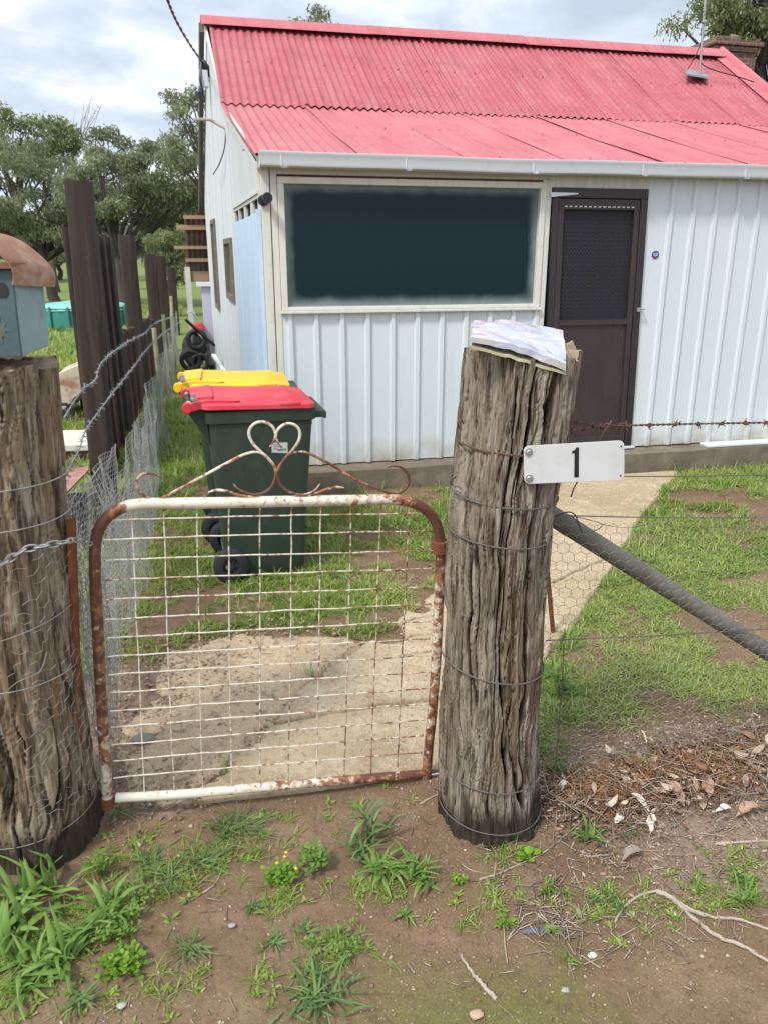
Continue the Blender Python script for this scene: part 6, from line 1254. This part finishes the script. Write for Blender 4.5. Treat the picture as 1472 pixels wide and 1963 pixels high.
def litter():
    rg = np.random.default_rng(31)
    def flakes(x, y, L, asp, curl, t, lift=.004):
        n = len(x); az = rg.uniform(0, 6.283, n); el = rg.normal(0, .28, n); L = L * rg.uniform(.4, 1.5, n); W = L * rg.uniform(*asp, n); z = ground_z(x, y) + rg.uniform(.001, lift, n); fw = np.stack([np.cos(az) * np.cos(el), np.sin(az) * np.cos(el), np.sin(el)], 1); ro = rg.normal(0, .5, n); s0 = np.stack([-np.sin(az), np.cos(az), np.zeros(n)], 1); n0 = np.cross(fw, s0); sd = s0 * np.cos(ro)[:, None] + n0 * np.sin(ro)[:, None]; nr = np.cross(fw, sd); c = np.stack([x, y, z + L * np.abs(np.sin(el)) * .4 + W * .2], 1)
        rows = []
        for f, wf in ((-.5, .12), (-.2, .9), (.2, 1.0), (.5, .10)):
            up = nr * (curl * L * (abs(f) * 2) ** 2 * .35)[:, None]
            for s in (-.5, 0, .5): rows.append(c + fw * (L * f)[:, None] + sd * (W * wf * s)[:, None] + up + nr * (W * .35 * curl * (abs(s) * 2))[:, None])
        V_ = np.stack(rows, 1); q = np.array([[r * 3 + k, r * 3 + k + 1, r * 3 + k + 4, r * 3 + k + 3] for r in range(3) for k in (0, 1)]); V_[..., 2] = np.maximum(V_[..., 2], .002 + z[:, None] - .004)
        return V_.reshape(-1, 3), (np.arange(n)[:, None, None] * 12 + q[None]).reshape(-1, 4), np.repeat(np.clip(t, 0, 1), 12)
    # pile band along the fence, right of the post
    parts = []
    n = 6500; x = rg.uniform(.93, 2.6, n); b = litter_v(x) - .13; y = b + rg.normal(0, .085, n); k = rg.uniform(0, 1, n) < .75 + .3 * fbm(x * 4, y * 4, 0, 2, 600); x, y = x[k], y[k]; n = len(x)
    parts.append(flakes(x, y, .019, (.18, .6), rg.uniform(-1, 1.4, n), np.where(rg.uniform(0, 1, n) < .25, rg.uniform(.6, 1, n), rg.uniform(0, .55, n)), .03))
    n = 110; x = rg.uniform(1.0, 2.5, n); y = litter_v(x) - .15 + rg.normal(0, .06, n); parts.append(flakes(x, y, .046, (.25, .5), rg.uniform(-1, 1.4, n), rg.uniform(.15, 1, n), .045))
    n = 12000; x = rg.uniform(.5, 2.3, n); y = rg.uniform(1.2, 2.3, n); d = sstep(.75, 1.2, x + .2 * fbm(x * 4, y * 4, 0, 3, 601)) * sstep(1.25, 1.55, y) * .8 + .04; k = rg.uniform(0, 1, n) < d; x, y = x[k], y[k]; n = len(x)
    parts.append(flakes(x, y, .012, (.10, .4), rg.uniform(-1, 1, n), rg.uniform(.2, .95, n), .006))
    n = 1300; x = rg.uniform(-.62, -.05, n); y = rg.uniform(2.0, 3.3, n); parts.append(flakes(x, y, .014, (.25, .6), rg.uniform(-1, 1, n), rg.uniform(.1, .8, n), .008))
    n = 2600; x = rg.uniform(-.9, 3.2, n); y = rg.uniform(2.2, 5.2, n); k = density(x, y) < .5; x, y = x[k], y[k]; n = len(x); parts.append(flakes(x, y, .014, (.2, .5), rg.uniform(-1, 1, n), rg.uniform(.1, .9, n), .006))
    v, q, t = merge(parts); o = npmesh('leaf_litter', v, q, M['litterm'], smooth=True, attrs=dict(tint=t)); tag(o, 'dry leaves and bark flakes strewn along the fence line', 'leaf litter', None, 'stuff')
    # orange needles
    n = 4800; x = np.concatenate([rg.normal(c, s, n // 6) for c, s in ((1.15, .07), (1.35, .10), (1.55, .06), (1.75, .12), (2.1, .1), (1.25, .15))]); y = litter_v(x) - .15 + rg.normal(0, .055, len(x)); z = ground_z(x, y) + rg.uniform(.005, .04, len(x)); m = len(x)
    v, q, t = blades(np.stack([x, y, z], 1), rg.uniform(0, 6.28, m), rg.uniform(.015, .035, m), np.full(m, .0014), rg.normal(.1, .4, m), rg.uniform(0, .8, m), rg, 2); o = npmesh('needle_litter', v, q, M['needle'], attrs=dict(tint=t)); tag(o, 'orange brown needles on the litter bank', 'needles', None, 'stuff')
    # twigs
    A, B, T = [], [], []
    def tw(x, y, L, lift, zz):
        az = rg.uniform(0, 6.283, len(x)); L = L * rg.uniform(.4, 1.5, len(x)); z = ground_z(x, y) + .003 + rg.uniform(0, zz, len(x)); d = np.stack([np.cos(az), np.sin(az), rg.normal(0, lift, len(x))], 1) * L[:, None] / 2; p = np.stack([x, y, z], 1); k = d * .5 + rg.normal(0, .06, p.shape) * L[:, None] * np.array([1, 1, .2])
        a_ = p - d; b_ = p + d; a_[:, 2] = np.maximum(a_[:, 2], z - .002); b_[:, 2] = np.maximum(b_[:, 2], z - .002); m_ = p + k * .25; A.extend([a_, m_]); B.extend([m_, b_])
    n = 1100; x = rg.uniform(.95, 2.5, n); tw(x, litter_v(x) - .15 + rg.normal(0, .09, n), .11, .10, .045)
    n = 900; x = rg.uniform(.7, 2.3, n); y = rg.uniform(1.3, 2.0, n); tw(x, y, .045, .02, .006)
    n = 90; x = rg.normal(.80, .06, n); y = rg.normal(1.46, .045, n); tw(x, y, .05, .03, .012)
    n = 200; x = rg.uniform(-.4, 1.6, n); y = rg.uniform(1.0, 1.9, n); tw(x, y, .03, .02, .004)
    n = 260; x = rg.uniform(-.6, -.1, n); y = rg.uniform(2.05, 3.2, n); tw(x, y, .06, .05, .02)
    A = np.concatenate(A); B = np.concatenate(B); v, q = edges_tubes(A, B, .0014); o = npmesh('twig_litter', v, q, M['twigm'], attrs=dict(tint=np.repeat(rg.uniform(0, 1, len(A)), 6))); tag(o, 'fine dry twigs scattered over the earth', 'twigs', None, 'stuff')
    # pebbles and chips: squashed octahedra
    n = 9500; x = rg.uniform(-.8, 2.0, n); y = rg.uniform(.9, 2.3, n); k = rg.uniform(0, 1, n) < .35 + .5 * sstep(0, .3, fbm(x * 5, y * 5, 0, 3, 610)); x, y = x[k], y[k]
    A_ = np.array(AGG); n2 = 3600; x2 = rg.uniform(A_[:, 0].min() - .1, A_[:, 0].max(), n2); y2 = rg.uniform(A_[:, 1].min(), A_[:, 1].max() + .15, n2); k = poly_sd(x2, y2, AGG) > -.12; x2, y2 = x2[k], y2[k]
    x = np.concatenate([x, x2]); y = np.concatenate([y, y2]); n = len(x); s = np.abs(rg.normal(0, .0022, n)) + .0010; s[-len(x2):] *= 1.5; big = rg.uniform(0, 1, n) < .008; s[big] *= 2.4; z = ground_z(x, y) + s * .25; z[-len(x2):] += .012
    D = np.array([[1, 0, 0], [0, 1, 0], [-1, 0, 0], [0, -1, 0], [0, 0, .6], [0, 0, -.6]], float); a = rg.uniform(0, 6.28, n); ca, sa = np.cos(a), np.sin(a); el = rg.uniform(.5, 1.6, n); V_ = np.zeros((n, 6, 3))
    for k in range(6): dx, dy = D[k, 0] * el, D[k, 1] / el ** .5; V_[:, k] = np.stack([x + (dx * ca - dy * sa) * s, y + (dx * sa + dy * ca) * s, z + D[k, 2] * s], 1)
    tri = np.array([[0, 1, 4], [1, 2, 4], [2, 3, 4], [3, 0, 4], [1, 0, 5], [2, 1, 5], [3, 2, 5], [0, 3, 5]]); q = (np.arange(n)[:, None, None] * 6 + tri[None]).reshape(-1, 3)
    o = npmesh('pebbles', V_.reshape(-1, 3), q, M['pebble'], smooth=True, attrs=dict(tint=np.repeat(rg.uniform(0, 1, n) ** 1.3, 6))); tag(o, 'tiny stones and pale chips in the earth and old concrete', 'pebbles', None, 'stuff')
litter()
def branch(label, pts, r, group='fallen branches and sticks', side=()):
    P = [G(*p) for p in pts]; rr = random.Random(len(label)); Q = smooth_path([(p[0], p[1], float(ground_z(np.array([p[0]]), np.array([p[1]]))[0]) + r * (1.2 if i % 2 else .8)) for i, p in enumerate(P)], 8); Q = [q + Vector((rr.uniform(-1, 1), rr.uniform(-1, 1), 0)) * r * .35 for q in Q]; n = len(Q)
    t = thing('fallen_branch', label, 'branch', tuple(P[0]), group); m = MB(); m.tube(Q, [r * (1 - .45 * i / (n - 1)) * (1 + .15 * rr.uniform(-1, 1)) for i in range(n)], 8); obj('stick', m, M['stick'], t, smooth=True)
    for s in side: S_ = [G(*p) for p in s]; m = MB(); m.tube(smooth_path([(p[0], p[1], r + .002) for p in S_], 5), r * .5, 6); obj('side_twig', m, M['stick'], t, smooth=True)
branch('long curved branch running off the lower right edge', [(1258, 1712), (1290, 1728), (1330, 1765), (1378, 1800), (1430, 1822), (1500, 1868)], .0065, side=[[(1262, 1712), (1225, 1722), (1195, 1745), (1178, 1773)]])
branch('upper arm of the forked branch at the right edge', [(1290, 1726), (1320, 1745), (1368, 1760), (1410, 1765), (1500, 1792)], .0055)
branch('pale straight stick lying left of the moss', [(950, 1920), (925, 1893), (900, 1862), (884, 1834)], .0055)
branch('straight stick at the right edge below the bark pile', [(1368, 1620), (1420, 1616), (1500, 1614)], .005)
branch('thin twig crossing the earth below the log post', [(918, 1690), (950, 1680), (985, 1665), (1040, 1640), (1090, 1600)], .0026, side=[[(875, 1650), (900, 1670), (935, 1678)]])
branch('crooked twig standing out of the small twig heap', [(972, 1805), (985, 1785), (1008, 1755)], .003, side=[[(965, 1780), (968, 1820), (972, 1850)]])
branch('short twig beside the gate hinge on the earth', [(805, 1548), (825, 1540), (850, 1530)], .0028)
branch('reddish twig lying below the fine bladed tussock', [(388, 1718), (410, 1700), (425, 1675)], .0028)
branch('bent stick against the foot of the left post', [(100, 1735), (125, 1712), (150, 1690)], .0035)
def bark_pieces():
    rr = random.Random(12)
    L = [(1195, 1525, .10, .035, 80, 'white', 'large white curled leaf on top of the bark bank'), (1222, 1560, .09, .03, 120, 'white', 'long cream leaf below the large white curled leaf'), (1245, 1590, .08, .03, 60, 'white', 'pale leaf at the foot of the bark bank'), (1185, 1585, .05, .035, 20, 'white', 'short pale chip left of the cream leaf'),
         (1232, 1440, .055, .03, 100, 'white', 'white leaf standing up on a dry stem behind the bank'), (1210, 1648, .09, .04, 10, 'grey', 'flat grey bark scrap below the bank'), (1430, 1570, .10, .045, 5, 'tan', 'broad tan bark piece at the right edge'), (1385, 1567, .06, .03, -10, 'white', 'small white chip left of the tan bark'), (1075, 1530, .07, .03, 20, 'white', 'pale chip close to the right side of the log post'), (1290, 1545, .11, .05, 100, 'tan', 'curled tan bark strip in the bank'), (1350, 1530, .09, .05, 70, 'tan', 'upright tan bark strip right of the curled one')]
    cols = {'white': mat('bleached_leaf', (.62, .56, .47), .7, [((.42, .34, .26), 25, .5, .7, .6)]), 'grey': mat('grey_bark', (.24, .20, .17), .8), 'tan': mat('tan_bark', (.36, .23, .16), .8, [((.20, .12, .08), 20, .5, .7, .6)])}
    for (px, py, L_, W_, ang, c, lab) in L:
        p = G(px, py); L_ *= .8; W_ *= .68; z0 = float(ground_z(np.array([p[0]]), np.array([p[1]]))[0]) + .02; a = R(ang); t = thing('bark_piece', lab, 'dry leaf', (p[0], p[1], z0), 'bark and leaf pieces on the litter bank'); m = MB(); pts = []; n = 12; k = 6; tilt = rr.uniform(.1, .5) if c != 'grey' else .05
        if 'standing' in lab: tilt = 1.3
        for j in range(n):
            f = j / (n - 1) - .5; w = W_ * (1 - abs(2 * f) ** 2.4) + .002
            for i in range(k): s = i / (k - 1) - .5; x = f * L_; y = s * w * (1 + .35 * float(vn(f * 6, s * 2, px, 3))) + .12 * W_ * float(vn(f * 5, 1, px, 4)); z = .35 * w * (2 * s) ** 2 + .10 * L_ * math.sin(f * 4 + 1) + (f + .5) * L_ * tilt * .6; pts.append((p[0] + (x * math.cos(a) - y * math.sin(a)) * (1 if tilt < 1 else .4), p[1] + x * math.sin(a) + y * math.cos(a), z0 + z))
        m.grid(pts, k, n); l2 = [(x, y, z - .0015) for x, y, z in pts]; m.grid(l2, k, n); obj('piece', m, cols[c], t, smooth=True)
    p = G(1023, 1792); m = MB(); m.prism([(p[0] - .03, p[1] + .004, .004), (p[0] + .03, p[1] - .008, .004), (p[0] + .035, p[1] + .004, .008), (p[0] - .02, p[1] + .012, .007)], (0, 0, .002)); o = obj('scrap', m, mat('blue_grey_scrap', (.10, .12, .16), .5), None, loc=p); tag(o, 'small blue grey scrap on the earth below the twigs', 'scrap')
    for k, (px, py, s, lab) in enumerate(((797, 1978 - 130, 0, ''), )): pass
    rg = random.Random(8)
    for k, (px, py, s, c, lab) in enumerate(((1134, 1838, .009, (.7, .66, .58), 'white pebble on the moss right of centre'), (1083, 1904, .008, (.32, .31, .29), 'grey pebble on the moss at the bottom'), (234, 1934, .009, (.36, .34, .33), 'grey pebble near the bottom left'), (912, 1952, .013, (.45, .30, .22), 'pinkish stone at the bottom edge'), (275, 1425, .032, (.22, .21, .17), 'flat grey stone behind the left side of the gate'), (445, 1780, .008, (.30, .30, .30), 'small grey stone in the open earth'))):
        p = G(px, py); m = MB(); pts = []; n = 12
        for j in range(7):
            ph = math.pi * j / 6
            for i in range(n): a = 2 * math.pi * i / n; q = 1 + .22 * float(vn(math.cos(a) * 2 + k, math.sin(a) * 2, ph, 9)); pts.append((p[0] + s * q * math.sin(ph) * math.cos(a) * 1.25, p[1] + s * q * math.sin(ph) * math.sin(a), .006 + s * .35 + s * .5 * math.cos(ph)))
        m.grid(pts, n, 7, close=True); o = obj('stone', m, mat('stone_%d' % k, c, .8, [((c[0] * .6, c[1] * .6, c[2] * .6), 60, .5, .7, .6)]), None, loc=p, smooth=True); tag(o, lab, 'stone', 'loose stones on the ground')
bark_pieces()
